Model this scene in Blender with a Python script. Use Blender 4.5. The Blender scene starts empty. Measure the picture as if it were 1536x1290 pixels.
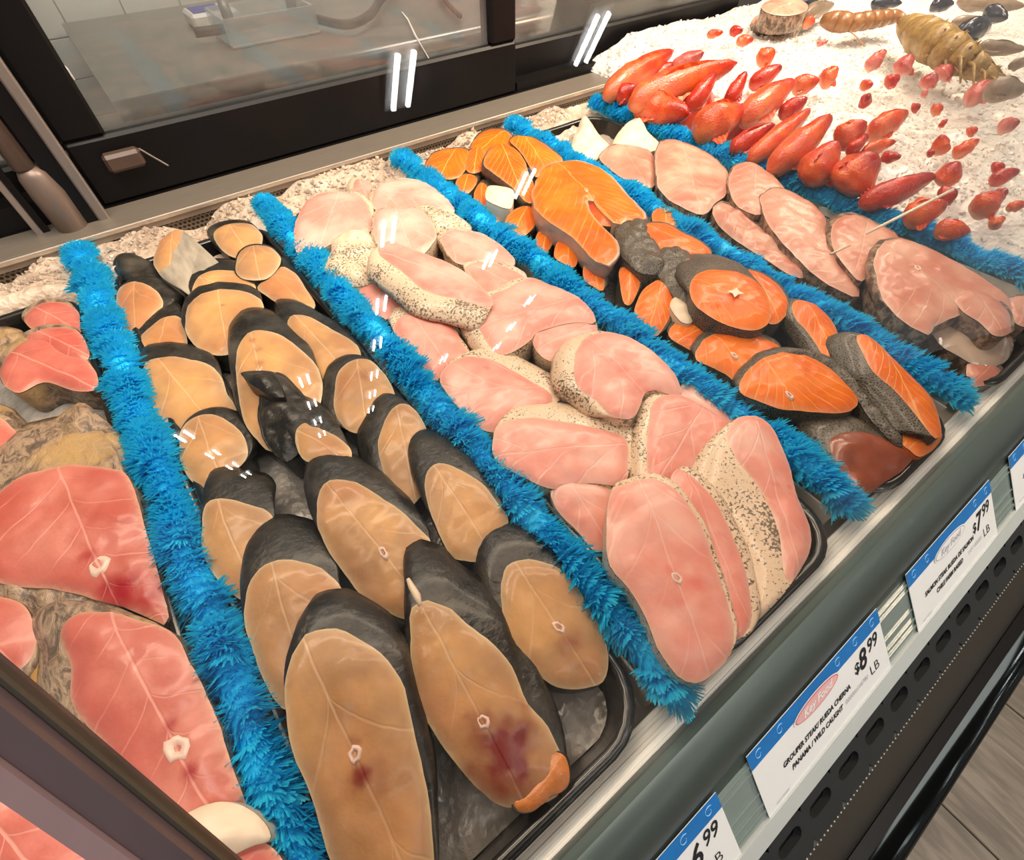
import bpy, bmesh, math, random
import numpy as np
from mathutils import Vector, Matrix, noise
from mathutils.geometry import delaunay_2d_cdt
random.seed(7); rng = np.random.default_rng(7)
sc = bpy.context.scene; COL = sc.collection; D = bpy.data

# ---------------------------------------------------------------- camera, world, lamps, exposure
FPX = 733.018; YAW, PITCH, ROLL = 0.63300728, 0.90865243, -0.00937017; CAMZ = .35
_ca, _sa, _cb, _sb, _cc, _sc = math.cos(YAW), math.sin(YAW), math.cos(PITCH), math.sin(PITCH), math.cos(ROLL), math.sin(ROLL)
FW = np.array([_sa*_cb, _ca*_cb, -_sb]); _r0 = np.array([_ca, -_sa, 0.]); _u0 = np.cross(_r0, FW)
RT = _cc*_r0+_sc*_u0; UP = -_sc*_r0+_cc*_u0
cd = D.cameras.new('camera'); cam = D.objects.new('camera', cd); COL.objects.link(cam); sc.camera = cam
cd.sensor_width = 36; cd.lens = 36*FPX/1536; cd.clip_start = .005
cam.matrix_world = Matrix(((RT[0], UP[0], -FW[0], 0), (RT[1], UP[1], -FW[1], 0), (RT[2], UP[2], -FW[2], CAMZ), (0, 0, 0, 1)))
sc.view_settings.view_transform = 'Standard'; sc.view_settings.look = 'None'
sc.view_settings.exposure = 0.1; sc.view_settings.gamma = 1; sc.view_settings.use_curve_mapping = False
w = D.worlds.new('world'); sc.world = w; w.use_nodes = True
w.node_tree.nodes['Background'].inputs[0].default_value = (1, .95, .88, 1); w.node_tree.nodes['Background'].inputs[1].default_value = .22
def area(name, loc, target, sx, sy, power, col):
    l = D.lights.new(name, 'AREA'); l.shape = 'RECTANGLE'; l.size = sx; l.size_y = sy; l.energy = power; l.color = col
    o = D.objects.new(name, l); COL.objects.link(o); o.location = loc
    o.rotation_euler = (Vector(target)-Vector(loc)).to_track_quat('-Z', 'Y').to_euler(); return o
area('case_lamp', (.9, .62, .80), (.9, .40, 0), 2.6, .10, 15.0, (1, .82, .62))
area('ceiling_lamp_bank', (.3, -.3, 2.1), (.5, .2, 0), 2.0, 1.2, 42.0, (1, .95, .88))
area('display_spot_lamp', (1.6, .25, 1.5), (1.25, .5, 0), .35, .35, 30.0, (1, .80, .58))
area('back_room_lamp', (1.0, 2.0, 1.4), (1.0, 2.0, -.1), 1.5, .5, 20.0, (1, .96, .88))

def ray(u, v): return RT*(u-768)/FPX-UP*(v-645)/FPX+FW
def P(u, v, z):
    d = ray(u, v); return np.array([0, 0, CAMZ])+d*(z-CAMZ)/d[2]
def PY(u, v, y):
    d = ray(u, v); return np.array([0, 0, CAMZ])+d*y/d[1]

# ---------------------------------------------------------------- helpers
def tag(o, label=None, cat=None, group=None, kind=None):
    if label: o['label'] = label
    if cat: o['category'] = cat
    if group: o['group'] = group
    if kind: o['kind'] = kind
    return o
def empty(name, loc, label, cat, group=None, kind=None):
    o = D.objects.new(name, None); COL.objects.link(o); o.location = loc; o.empty_display_size = .02
    return tag(o, label, cat, group, kind)
def mesh(name, V, F, mat, parent=None, smooth=True, uv=None, col=None, mats=None, mi=None):
    """V in world coordinates; origin placed at the parent's location or at the mesh centre"""
    V = np.asarray(V, float)
    org = np.array(parent.location) if parent is not None else np.array([V[:, 0].mean(), V[:, 1].mean(), V[:, 2].min()])
    root = parent
    while root is not None and root.parent is not None:
        root = root.parent; org = org+np.array(root.location)
    me = D.meshes.new(name); me.from_pydata((V-org).tolist(), [], [tuple(int(i) for i in f) for f in F]); me.materials.append(mat)
    if mats:
        for m in mats: me.materials.append(m)
        me.polygons.foreach_set('material_index', mi)
    me.polygons.foreach_set('use_smooth', [bool(smooth)]*len(me.polygons))
    li = np.zeros(len(me.loops), int); me.loops.foreach_get('vertex_index', li)
    if uv is not None:
        l = me.uv_layers.new(name='UVMap'); l.data.foreach_set('uv', np.asarray(uv, float)[li].ravel())
    if col is not None:
        a = me.color_attributes.new('Msk', 'FLOAT_COLOR', 'POINT'); a.data.foreach_set('color', np.asarray(col, float).ravel())
    me.update()
    o = D.objects.new(name, me); COL.objects.link(o)
    if parent is None: o.location = org
    else: o.parent = parent
    return o
class MB:
    def __init__(s): s.V = []; s.F = []
    def add(s, V, F):
        n = len(s.V); s.V += [tuple(v) for v in V]; s.F += [tuple(i+n for i in f) for f in F]; return s
    def box(s, a, b, bev=0):
        x0, y0, z0 = a; x1, y1, z1 = b
        if bev:
            e = bev; ring = [(x0+e, y0), (x1-e, y0), (x1, y0+e), (x1, y1-e), (x1-e, y1), (x0+e, y1), (x0, y1-e), (x0, y0+e)]
            ri = [(x0+e, y0+e), (x1-e, y0+e), (x1-e, y0+e), (x1-e, y1-e), (x1-e, y1-e), (x0+e, y1-e), (x0+e, y1-e), (x0+e, y0+e)]
            V = [(p[0], p[1], z0) for p in ri]+[(p[0], p[1], z0+e) for p in ring]+[(p[0], p[1], z1-e) for p in ring]+[(p[0], p[1], z1) for p in ri]
            F = [(k*8+i, k*8+(i+1) % 8, k*8+8+(i+1) % 8, k*8+8+i) for k in range(3) for i in range(8)]+[tuple(range(7, -1, -1)), tuple(range(24, 32))]
            return s.add(V, F)
        V = [(x, y, z) for z in (z0, z1) for x, y in ((x0, y0), (x1, y0), (x1, y1), (x0, y1))]
        return s.add(V, [(0, 3, 2, 1), (4, 5, 6, 7), (0, 1, 5, 4), (1, 2, 6, 5), (2, 3, 7, 6), (3, 0, 4, 7)])
    def tube(s, pts, rad, n=10, cap=True):
        pts = [Vector(p) for p in pts]; rs = rad if isinstance(rad, (list, tuple)) else [rad]*len(pts)
        V = []; F = []; prev = None
        for i, p in enumerate(pts):
            t = (pts[min(i+1, len(pts)-1)]-pts[max(i-1, 0)]).normalized()
            a = prev if prev is not None else Vector((0, 0, 1)) if abs(t.z) < .9 else Vector((1, 0, 0))
            b = t.cross(a).normalized(); a = b.cross(t).normalized(); prev = a
            for k in range(n):
                th = 2*math.pi*k/n; V.append(p+(a*math.cos(th)+b*math.sin(th))*rs[i])
            if i: F += [((i-1)*n+k, (i-1)*n+(k+1) % n, i*n+(k+1) % n, i*n+k) for k in range(n)]
        if cap: F += [tuple(range(n-1, -1, -1)), tuple((len(pts)-1)*n+k for k in range(n))]
        return s.add(V, F)
    def prism(s, prof, x0, x1):   # closed profile in (y,z) along x
        n = len(prof); V = [(x0, y, z) for y, z in prof]+[(x1, y, z) for y, z in prof]
        return s.add(V, [(i, (i+1) % n, n+(i+1) % n, n+i) for i in range(n)]+[tuple(range(n-1, -1, -1)), tuple(range(n, 2*n))])
    def out(s, name, mat, parent=None, smooth=False, **k): return mesh(name, s.V, s.F, mat, parent, smooth, **k)
def autosmooth(o, ang=40):
    me = o.data; me.polygons.foreach_set('use_smooth', [True]*len(me.polygons))
    bm = bmesh.new(); bm.from_mesh(me); bmesh.ops.recalc_face_normals(bm, faces=bm.faces[:])
    for e in bm.edges:
        if len(e.link_faces) == 2 and e.calc_face_angle(0) > math.radians(ang): e.smooth = False
    bm.to_mesh(me); bm.free(); return o

# ---------------------------------------------------------------- materials
class NT:
    def __init__(s, name):
        s.m = D.materials.new(name); s.m.use_nodes = True; s.t = s.m.node_tree; s.b = s.t.nodes['Principled BSDF']; s._oc = None
    def n(s, typ, **kw):
        x = s.t.nodes.new(typ)
        for k, v in kw.items(): setattr(x, k, v)
        return x
    def put(s, sock, v):
        if isinstance(v, bpy.types.NodeSocket): s.t.links.new(v, sock)
        elif isinstance(v, (tuple, list)): sock.default_value = tuple(v)+((1,) if len(v) == 3 and sock.type == 'RGBA' else ())
        else: sock.default_value = v
    def math(s, op, a, b=0, c=0, clamp=False):
        x = s.n('ShaderNodeMath', operation=op, use_clamp=clamp); s.put(x.inputs[0], a); s.put(x.inputs[1], b); s.put(x.inputs[2], c); return x.outputs[0]
    def mix(s, f, a, b, mode='MIX'):
        x = s.n('ShaderNodeMix', data_type='RGBA', blend_type=mode); s.put(x.inputs[0], f); s.put(x.inputs[6], a); s.put(x.inputs[7], b); return x.outputs[2]
    def ss(s, v, a, b):   # smooth step
        x = s.n('ShaderNodeMapRange', interpolation_type='SMOOTHSTEP'); s.put(x.inputs[0], v); x.inputs[1].default_value = a; x.inputs[2].default_value = b; return x.outputs[0]
    def obj(s, sc=(1, 1, 1), uv=False):
        tc = s.n('ShaderNodeTexCoord'); oi = s.n('ShaderNodeObjectInfo')
        mp = s.n('ShaderNodeMapping'); s.put(mp.inputs['Vector'], tc.outputs['UV' if uv else 'Object']); mp.inputs['Scale'].default_value = sc
        c = s.n('ShaderNodeCombineXYZ'); r = s.math('MULTIPLY', oi.outputs['Random'], 13.7)
        for i in range(3): s.put(c.inputs[i], r)
        s.t.links.new(c.outputs[0], mp.inputs['Location']); return mp.outputs[0]
    def uvxy(s):
        tc = s.n('ShaderNodeUVMap'); sp = s.n('ShaderNodeSeparateXYZ'); s.t.links.new(tc.outputs[0], sp.inputs[0]); return sp.outputs[0], sp.outputs[1]
    def noise(s, vec, scale, det=3, rough=.55, dist=0):
        x = s.n('ShaderNodeTexNoise'); s.put(x.inputs['Vector'], vec); x.inputs['Scale'].default_value = scale; x.inputs['Detail'].default_value = det
        x.inputs['Roughness'].default_value = rough; x.inputs['Distortion'].default_value = dist; return x.outputs[0]
    def voro(s, vec, scale, feature='F1'):
        x = s.n('ShaderNodeTexVoronoi', feature=feature); s.put(x.inputs['Vector'], vec); x.inputs['Scale'].default_value = scale; return x.outputs[0]
    def msk(s):
        a = s.n('ShaderNodeAttribute', attribute_name='Msk'); sp = s.n('ShaderNodeSeparateColor'); s.t.links.new(a.outputs['Color'], sp.inputs[0]); return list(sp.outputs)+[a.outputs['Alpha']]
    def bump(s, h, strength=.3, dist=.001):
        x = s.n('ShaderNodeBump'); s.put(x.inputs['Height'], h); x.inputs['Strength'].default_value = strength; x.inputs['Distance'].default_value = dist
        s.t.links.new(x.outputs[0], s.b.inputs['Normal'])
    def fin(s, col, rough=.4, metal=0, spec=None, coat=0, sss=0, sssr=(.01, .004, .002)):
        s.put(s.b.inputs['Base Color'], col); s.put(s.b.inputs['Roughness'], rough); s.b.inputs['Metallic'].default_value = metal
        if spec is not None: s.b.inputs['Specular IOR Level'].default_value = spec
        s.b.inputs['Coat Weight'].default_value = coat; s.b.inputs['Coat Roughness'].default_value = .12
        if sss:
            s.b.inputs['Subsurface Weight'].default_value = sss; s.b.inputs['Subsurface Radius'].default_value = sssr; s.b.inputs['Subsurface Scale'].default_value = 1
        return s.m
def simple(name, col, rough=.4, metal=0, var=.12, scale=30, bump=0, coat=0, stretch=(1, 1, 1), sss=0):
    t = NT(name); v = t.obj(stretch); n = t.noise(v, scale, 4)
    c = t.mix(n, tuple(x*(1-var) for x in col), tuple(min(1, x*(1+var)) for x in col))
    if bump: t.bump(n, bump, .002)
    return t.fin(c, rough, metal, coat=coat, sss=sss)

def flesh(name, A, B, edge, line, freq, kfan, lw, lstr, blood=(.35, .02, .01), mid=.6, rough=.3, nscale=22, sss=.12, edgew=.5, rimc=None, rimw=.5):
    """cut face of a fish: uv is metres*10 measured from the backbone; Msk = (edge, blood, deep tint)"""
    t = NT(name); v = t.obj(); m = t.msk(); U, W = t.uvxy()
    n1 = t.noise(v, nscale, 4); n2 = t.noise(v, 90, 3)
    c = t.mix(t.ss(n1, .3, .7), A, B)
    if rimc: c = t.mix(t.math('MULTIPLY', t.math('MULTIPLY', m[3], rimw), t.ss(t.noise(v, 17, 2), .25, .6)), c, rimc)
    nd = t.noise(v, 35, 2); nd2 = t.math('MULTIPLY', t.math('SUBTRACT', nd, .5), .09)
    au = t.math('ABSOLUTE', t.math('ADD', U, t.math('MULTIPLY', nd2, .35)))
    p = t.math('ADD', t.math('MULTIPLY', t.math('ADD', W, nd2), freq), t.math('MULTIPLY', t.math('POWER', t.math('ADD', au, .002), .6), freq*kfan))
    fr = t.math('ABSOLUTE', t.math('SUBTRACT', t.math('FRACT', p), .5))
    ln = t.math('MULTIPLY', t.ss(fr, lw, 0.0), t.ss(t.noise(v, 14, 2), .32, .62))
    c = t.mix(t.math('MULTIPLY', ln, lstr), c, line)
    ml = t.ss(au, .013, .002)
    c = t.mix(t.math('MULTIPLY', ml, mid), c, line)
    c = t.mix(t.math('MULTIPLY', n2, .25), c, tuple(x*.8 for x in A))
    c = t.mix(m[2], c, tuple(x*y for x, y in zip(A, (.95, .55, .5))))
    c = t.mix(t.math('MULTIPLY', m[0], edgew), c, edge)
    c = t.mix(m[1], c, t.mix(t.noise(v, 120, 3), blood, tuple(min(1, x*1.45) for x in blood)))
    hgt = t.math('ADD', t.math('MULTIPLY', n2, .5), t.math('MULTIPLY', t.math('MAXIMUM', ln, ml), -.35))
    hgt = t.math('ADD', hgt, t.math('MULTIPLY', t.noise(v, 260, 3), .25))
    t.bump(hgt, .5, .0016)
    return t.fin(c, rough+.10, spec=.42, coat=.18, sss=sss)
F_KING = flesh('kingfish_flesh', (.45, .235, .10), (.76, .40, .145), (.80, .60, .36), (.86, .60, .38), 1.3, .9, .028, .35, blood=(.17, .012, .005), mid=.40, rough=.28, sss=.15, edgew=.8, rimc=(.40, .22, .125), rimw=.85)
F_GROU = flesh('grouper_flesh', (.80, .31, .24), (.91, .57, .47), (.92, .66, .50), (.97, .70, .60), 2.6, 1.0, .05, .40, blood=(.60, .07, .05), mid=.35, rough=.26, sss=.2, edgew=.6, rimc=(.80, .22, .17), rimw=.7)
F_SALM = flesh('salmon_flesh', (.80, .125, .002), (.90, .22, .006), (.92, .42, .16), (.98, .48, .12), 6.5, 1.3, .12, .6, blood=(.35, .02, .005), mid=.7, rough=.28, sss=.1, edgew=.6, rimc=(.80, .12, .003), rimw=.5)
F_SNAP = flesh('snapper_flesh', (.56, .135, .095), (.74, .27, .195), (.82, .48, .32), (.90, .42, .33), 3.6, .5, .045, .55, blood=(.30, .01, .015), mid=.65, rough=.24, sss=.2, edgew=.6, rimc=(.50, .09, .075), rimw=.7)
F_PALE = flesh('pale_pink_flesh', (.62, .23, .155), (.82, .47, .34), (.86, .62, .48), (.95, .72, .58), 5, .8, .06, .45, blood=(.50, .08, .04), mid=.3, rough=.26, sss=.15, edgew=.5, rimc=(.62, .24, .17), rimw=.8)

def skin(name, kind):
    t = NT(name); v = t.obj(); U, W = t.uvxy(); uv = t.obj(uv=True)
    if kind == 'king':
        n = t.noise(v, 45, 5, .65); n3 = t.noise(t.obj((1, 1, .3)), 160, 3)
        c = t.mix(t.ss(n, .35, .75), (.010, .009, .008), (.060, .050, .038))
        c = t.mix(t.math('MULTIPLY', t.ss(t.noise(v, 11, 2), .58, .78), .55), c, (.30, .25, .18))
        c = t.mix(t.math('MULTIPLY', n3, .4), c, (.02, .02, .018)); t.bump(t.math('ADD', n, n3), .7, .0016); return t.fin(c, .38, spec=.4, coat=.12)
    if kind == 'silver':
        n = t.noise(t.obj((1, .25, 1)), 130, 4); c = t.mix(n, (.16, .14, .11), (.62, .52, .40)); t.bump(n, .3, .001); return t.fin(c, .28, coat=.4)
    if kind == 'grouper':
        n = t.noise(v, 430, 3, .6); big = t.noise(v, 20, 2)
        dark = t.ss(t.math('ADD', n, t.math('MULTIPLY', t.math('SUBTRACT', big, .5), .45)), .55, .60)
        c = t.mix(t.noise(v, 40, 3), (.70, .50, .32), (.90, .72, .54)); c = t.mix(t.math('MULTIPLY', dark, .9), c, (.09, .055, .03))
        c = t.mix(t.math('MULTIPLY', t.ss(big, .6, .72), .4), c, (.18, .11, .07))
        t.bump(t.math('ADD', n, t.noise(v, 60, 2)), .45, .0012); return t.fin(c, .36, coat=.3)
    if kind == 'salmon':
        vo = t.voro(v, 420, 'DISTANCE_TO_EDGE'); big = t.noise(v, 22, 3)
        c = t.mix(t.ss(vo, .02, .28), (.15, .12, .085), (.012, .011, .009)); c = t.mix(t.math('MULTIPLY', t.ss(big, .58, .8), .5), c, (.30, .25, .19))
        t.bump(vo, .5, .0012); return t.fin(c, .36, spec=.4, coat=.15)
    if kind == 'snapper':
        vo = t.math('MULTIPLY', t.noise(t.obj((1, .5, 1)), 120, 4, .7, .8), 1.3); big = t.noise(v, 18, 3)
        c = t.mix(t.ss(vo, .52, .80), (.42, .28, .17), (.05, .033, .02)); c = t.mix(t.ss(big, .5, .68), c, (.50, .30, .10))
        c = t.mix(t.math('MULTIPLY', t.noise(v, 60, 3), .35), c, (.5, .36, .28))
        t.bump(t.math('ADD', t.math('MULTIPLY', vo, -1), t.noise(v, 70, 3)), .9, .0022); return t.fin(c, .4, coat=.25)
    n = t.noise(v, 110, 4, .65); c = t.mix(t.ss(n, .4, .62), (.09, .055, .035), (.42, .28, .19)); t.bump(n, .6, .0015); return t.fin(c, .38, coat=.25)
S_KING, S_SILV, S_GROU, S_SALM, S_SNAP, S_PALE = (skin(a+'_skin', a) for a in ('king', 'silver', 'grouper', 'salmon', 'snapper', 'pale'))
M_BONE = NT('bone'); _m = M_BONE.msk(); M_BONE = M_BONE.fin(M_BONE.mix(_m[1], (.85, .58, .46), (.22, .02, .01)), .3, coat=.3, sss=.1)
M_FAT = simple('cream_belly_fat', (.86, .68, .50), .4, scale=60, bump=.2, sss=.1)
M_MEMB = simple('membrane', (.88, .62, .44), .35, scale=60)
# ---------------------------------------------------------------- the case (setting and fixtures)
Z_FLOOR = -.9
M_RIM = simple('grey_green_metal', (.062, .080, .073), .34, .3, .06, 12)
M_STEEL = simple('brushed_steel', (.42, .38, .34), .32, .75, .15, 40, stretch=(1, 12, 12))
M_SILL = simple('warm_steel_sill', (.30, .255, .21), .40, .5, .2, 30, stretch=(.6, 9, 9))
M_WHITE = simple('white_plastic', (.80, .76, .70), .4, var=.04)
M_LIP = simple('pale_grey_plastic', (.50, .53, .52), .4, var=.05)
M_BLACK = simple('black_frame', (.006, .005, .005), .38, var=.2); M_BLACK.node_tree.nodes['Principled BSDF'].inputs['Specular IOR Level'].default_value = .22
M_LOUV = simple('black_louver_metal', (.022, .024, .025), .4, .2)
M_VOID = simple('slot_darkness', (.002, .002, .002), .9)
M_OLIVE = simple('dark_olive_panel', (.020, .018, .013), .5, .1)
M_TRAY = simple('black_tray_plastic', (.012, .011, .010), .22, coat=.3)
M_CHROME = simple('polished_dark_bumper', (.03, .035, .036), .12, .9)
M_GLASSEDGE = simple('plum_glass_edge', (.12, .085, .095), .22, .3, .2, 8)
def grill_mat():
    t = NT('perforated_metal'); tc = t.n('ShaderNodeTexCoord'); sp = t.n('ShaderNodeSeparateXYZ'); t.t.links.new(tc.outputs['Object'], sp.inputs[0])
    x = t.math('MULTIPLY', sp.outputs[0], 1/.0062); z = t.math('MULTIPLY', sp.outputs[2], 1/.0054)
    row = t.math('FLOOR', z); off = t.math('MULTIPLY', t.math('MODULO', t.math('ABSOLUTE', row), 2), .5)
    fx = t.math('SUBTRACT', t.math('FRACT', t.math('ADD', x, off)), .5); fz = t.math('SUBTRACT', t.math('FRACT', z), .5)
    r = t.math('SQRT', t.math('ADD', t.math('MULTIPLY', fx, fx), t.math('MULTIPLY', fz, fz)))
    h = t.ss(r, .40, .30); c = t.mix(h, (.16, .115, .075), (.004, .003, .003)); t.bump(t.math('MULTIPLY', h, -1), .6, .002); return t.fin(c, .45)
M_GRILL = grill_mat()
X0, X1 = -.75, 3.4
# floor with planks
def wood():
    t = NT('floor_wood'); v = t.obj((1, .12, 1)); n = t.noise(v, 34, 6, .62, 1.4); n2 = t.noise(v, 9, 2)
    c = t.mix(t.ss(n, .3, .72), (.14, .115, .09), (.30, .25, .20)); c = t.mix(t.math('MULTIPLY', n2, .35), c, (.20, .19, .17)); t.bump(n, .2, .002); return t.fin(c, .45)
M_WOOD = wood()
fl = MB().box((-2, -6, Z_FLOOR-.06), (4.5, 3.2, Z_FLOOR-.006)).out('floor', simple('floor_base', (.08, .07, .06), .6)); tag(fl, kind='structure')
for i in range(7):
    for j, yy in enumerate((-2.3, -1.1)):
        y0 = yy+(.35 if i % 2 else 0)
        MB().box((.1+i*.30, y0, Z_FLOOR-.006), (.1+i*.30+.297, y0+1.195, Z_FLOOR), .002).out('plank', M_WOOD, fl)
ce = MB().box((-2.5, -10, 2.26), (6, 3.2, 2.30)).out('ceiling', simple('ceiling_paint', (.13, .125, .12), .9)); tag(ce, kind='structure')
# back room
M_TILE = simple('white_tile', (.66, .66, .62), .2, var=.08, scale=8, coat=.2)
wb = MB().box((-2, 2.66, Z_FLOOR), (4.5, 2.72, 2.26)).out('wall_back', simple('tile_grout', (.42, .42, .40), .8)); tag(wb, kind='structure')
TS = .19
for i in range(22):
    for j in range(4):
        a = -.62+i*TS+(TS/2 if j % 2 else 0); b = -.50+j*TS*.62
        MB().box((a+.002, 2.652, b+.002), (a+TS-.002, 2.66, b+TS*.62-.002), .001).out('tile', M_TILE, wb)
tb = empty('work_table', (1.6, 2.1, Z_FLOOR), 'brushed steel work table seen through the sliding glass behind the case', 'table')
MB().box((.03, 1.66, -.13), (3.3, 2.60, -.10)).out('table_top', simple('dull_steel_top', (.27, .26, .23), .36, .45, .2, 6), tb)
MB().tube([(.03, 1.655, -.108), (3.3, 1.655, -.108)], .022, 14).out('rolled_edge', M_STEEL, tb, True)
MB().tube([(.10, 1.40, -.16), (3.3, 1.40, -.16)], .016, 12).out('rail', M_STEEL, tb, True)
MB().box((.05, 1.66, -.30), (3.3, 1.68, -.13)).out('apron', simple('apron_steel', (.22, .21, .19), .45, .4), tb)
MB().box((.05, 1.40, -.34), (3.3, 1.66, -.32)).out('shelf', simple('shelf_steel', (.24, .22, .20), .4, .4), tb)
for x in (.08, 1.6, 3.2): MB().tube([(x, 1.75, Z_FLOOR), (x, 1.75, -.13)], .02, 10).out('leg', M_STEEL, tb, True)
hz = [P(u, v, -.07) for u, v in ((292, 49), (345, 42), (430, 25), (470, 28), (520, 37), (555, 22), (572, -2), (600, -30))]
def smooth_path(pts, n=8):
    out = []
    for i in range(len(pts)-1):
        p = [np.array(pts[max(0, min(len(pts)-1, k))], float) for k in (i-1, i, i+1, i+2)]
        for k in range(n):
            t = k/n; out.append(.5*((2*p[1])+(p[2]-p[0])*t+(2*p[0]-5*p[1]+4*p[2]-p[3])*t*t+(3*p[1]-p[0]-3*p[2]+p[3])*t**3))
    out.append(np.array(pts[-1], float)); return out
o = MB().tube(smooth_path(hz), .013, 10).out('hose', simple('black_rubber', (.03, .03, .03), .5), None, True); tag(o, 'black rubber hose curling across the steel table behind the glass', 'hose')
o2 = MB().tube(smooth_path([P(u, v, -.08) for u, v in ((655, -20), (668, 2), (690, 24))]), .008, 8).out('hose', simple('black_rubber_thin', (.03, .03, .03), .5), None, True); tag(o2, 'thin black hose end lying near the right edge of the first glass', 'hose')
a = P(318, 24, -.08); pk = empty('wrapped_packet', (a[0], a[1], -.1), 'small white packet with blue print on the steel table', 'packet')
MB().box((a[0]-.075, a[1]-.06, -.1), (a[0]+.075, a[1]+.06, -.06), .008).out('wrapper', M_WHITE, pk)
MB().box((a[0]-.06, a[1]-.045, -.0599), (a[0]+.03, a[1]+.045, -.058)).out('print_panel', simple('deep_blue_print', (.02, .04, .35), .4), pk)
a = P(398, 40, -.08); ct = empty('clear_container', (a[0], a[1], -.1), 'clear plastic box with raised corners on the steel table', 'container')
t = NT('clear_plastic'); t.b.inputs['Alpha'].default_value = .45; CLEAR = t.fin((.72, .74, .72), .15, coat=.5)
MB().box((a[0]-.14, a[1]-.10, -.1), (a[0]+.14, a[1]+.10, -.09), .004).out('base', CLEAR, ct)
for q in ((-.13, -.095, .13, -.085), (-.13, .085, .13, .095), (-.14, -.09, -.13, .09), (.13, -.09, .14, .09)):
    MB().box((a[0]+q[0], a[1]+q[1], -.0899), (a[0]+q[2], a[1]+q[3], -.03)).out('side', CLEAR, ct)
for sx in (-1, 1): MB().tube([(a[0]+sx*.1, a[1], -.088), (a[0]+sx*.1, a[1], .01)], .016, 8).out('post', simple('grey_clamp', (.35, .35, .34), .3, .3), ct, True)

# sliding windows, sill, grill
def frame_window(n, xa, xb, y, z0, z1, fl_, fr, ft, fb):
    w_ = empty('window_%d' % n, ((xa+xb)/2, y, z0), None, None, kind='structure')
    MB().box((xa, y, z0), (xb, y+.035, z0+fb), .004).out('bottom_rail', M_BLACK, w_)
    MB().box((xa, y, z1-ft), (xb, y+.035, z1), .004).out('top_rail', M_BLACK, w_)
    MB().box((xa, y, z0+fb), (xa+fl_, y+.035, z1-ft), .004).out('stile', M_BLACK, w_)
    MB().box((xb-fr, y, z0+fb), (xb, y+.035, z1-ft), .004).out('stile', M_BLACK, w_)
    return w_
def glass_mat(name, tint=(1, 1, 1), haze=0.0, hazecol=(.5, .5, .5)):
    m = D.materials.new(name); m.use_nodes = True; t = m.node_tree; t.nodes.remove(t.nodes['Principled BSDF']); out = t.nodes['Material Output']
    tr = t.nodes.new('ShaderNodeBsdfTransparent'); tr.inputs[0].default_value = tint+(1,); gl = t.nodes.new('ShaderNodeBsdfGlossy'); gl.inputs['Roughness'].default_value = 0
    fr = t.nodes.new('ShaderNodeFresnel'); fr.inputs[0].default_value = 1.5; mx = t.nodes.new('ShaderNodeMixShader')
    t.links.new(fr.outputs[0], mx.inputs[0]); t.links.new(tr.outputs[0], mx.inputs[1]); t.links.new(gl.outputs[0], mx.inputs[2]); last = mx.outputs[0]
    if haze:
        df = t.nodes.new('ShaderNodeBsdfDiffuse'); df.inputs[0].default_value = hazecol+(1,); nz = t.nodes.new('ShaderNodeTexNoise'); nz.inputs['Scale'].default_value = 6; nz.inputs['Detail'].default_value = 5
        tc = t.nodes.new('ShaderNodeTexCoord'); t.links.new(tc.outputs['Object'], nz.inputs['Vector'])
        mr = t.nodes.new('ShaderNodeMapRange'); mr.inputs[1].default_value = .35; mr.inputs[2].default_value = .75; mr.inputs[3].default_value = haze*.4; mr.inputs[4].default_value = haze*1.6
        t.links.new(nz.outputs[0], mr.inputs[0]); m2 = t.nodes.new('ShaderNodeMixShader'); t.links.new(mr.outputs[0], m2.inputs[0]); t.links.new(last, m2.inputs[1]); t.links.new(df.outputs[0], m2.inputs[2]); last = m2.outputs[0]
    t.links.new(last, out.inputs[0]); return m
G_WIN = glass_mat('hazy_window_glass', (.94, .95, .94), .18, (.62, .60, .55))
w1 = frame_window(1, -.062, .672, .890, .0, .95, .052, .055, .05, .082)
MB().box((-.012, .905, .08), (.618, .911, .902)).out('pane', G_WIN, w1)
w2 = frame_window(2, .640, 1.39, .928, .0, .95, .045, .09, .05, .062)
MB().box((.68, .943, .06), (1.302, .949, .902)).out('pane', G_WIN, w2)
w3 = frame_window(3, -.74, -.064, .928, .0, .95, .05, .05, .05, .06)
MB().box((-.692, .943, .06), (-.112, .949, .902)).out('pane', G_WIN, w3)
o = MB().box((X0, .885, -.02), (X1, .97, .0)).out('window_track', M_BLACK); tag(o, 'black double track the sliding windows run in', 'track', kind='structure')
o = MB().box((X0, .888, .0), (-.062, .926, .03)).box((.675, .892, .0), (1.39, .925, .014)).out('track_lip', M_BLACK, o)
gp = PY(186, 237, .888)
dp = empty('door_pull', (gp[0], .888, gp[2]-.012), 'brown plastic catch with a thin wire arm low on the black window rail', 'catch')
MB().box((gp[0]-.024, .870, gp[2]-.010), (gp[0]+.022, .889, gp[2]+.012), .004).out('catch_body', simple('brown_plastic', (.09, .055, .04), .4), dp)
MB().tube([(gp[0]+.022, .872, gp[2]+.012), (gp[0]+.045, .870, gp[2]-.016)], .0012, 6).out('wire_arm', M_STEEL, dp)
prof = [(.815, -.012), (.815, -.003), (.819, .0), (.884, .0), (.884, -.012)]
o = MB().prism(prof, X0, X1).out('sill', M_SILL); tag(o, 'warm grey steel sill running below the sliding windows', 'sill', kind='structure')
MB().box((X0, .8125, -.0035), (X1, .8155, .0)).out('sill_edge', simple('bright_edge', (.62, .52, .42), .25, .6), o)
o = MB().box((X0, .818, -.075), (X1, .823, -.012)).out('air_grill', M_GRILL); tag(o, 'dark perforated metal air grill under the steel sill', 'grill', kind='structure')
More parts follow.
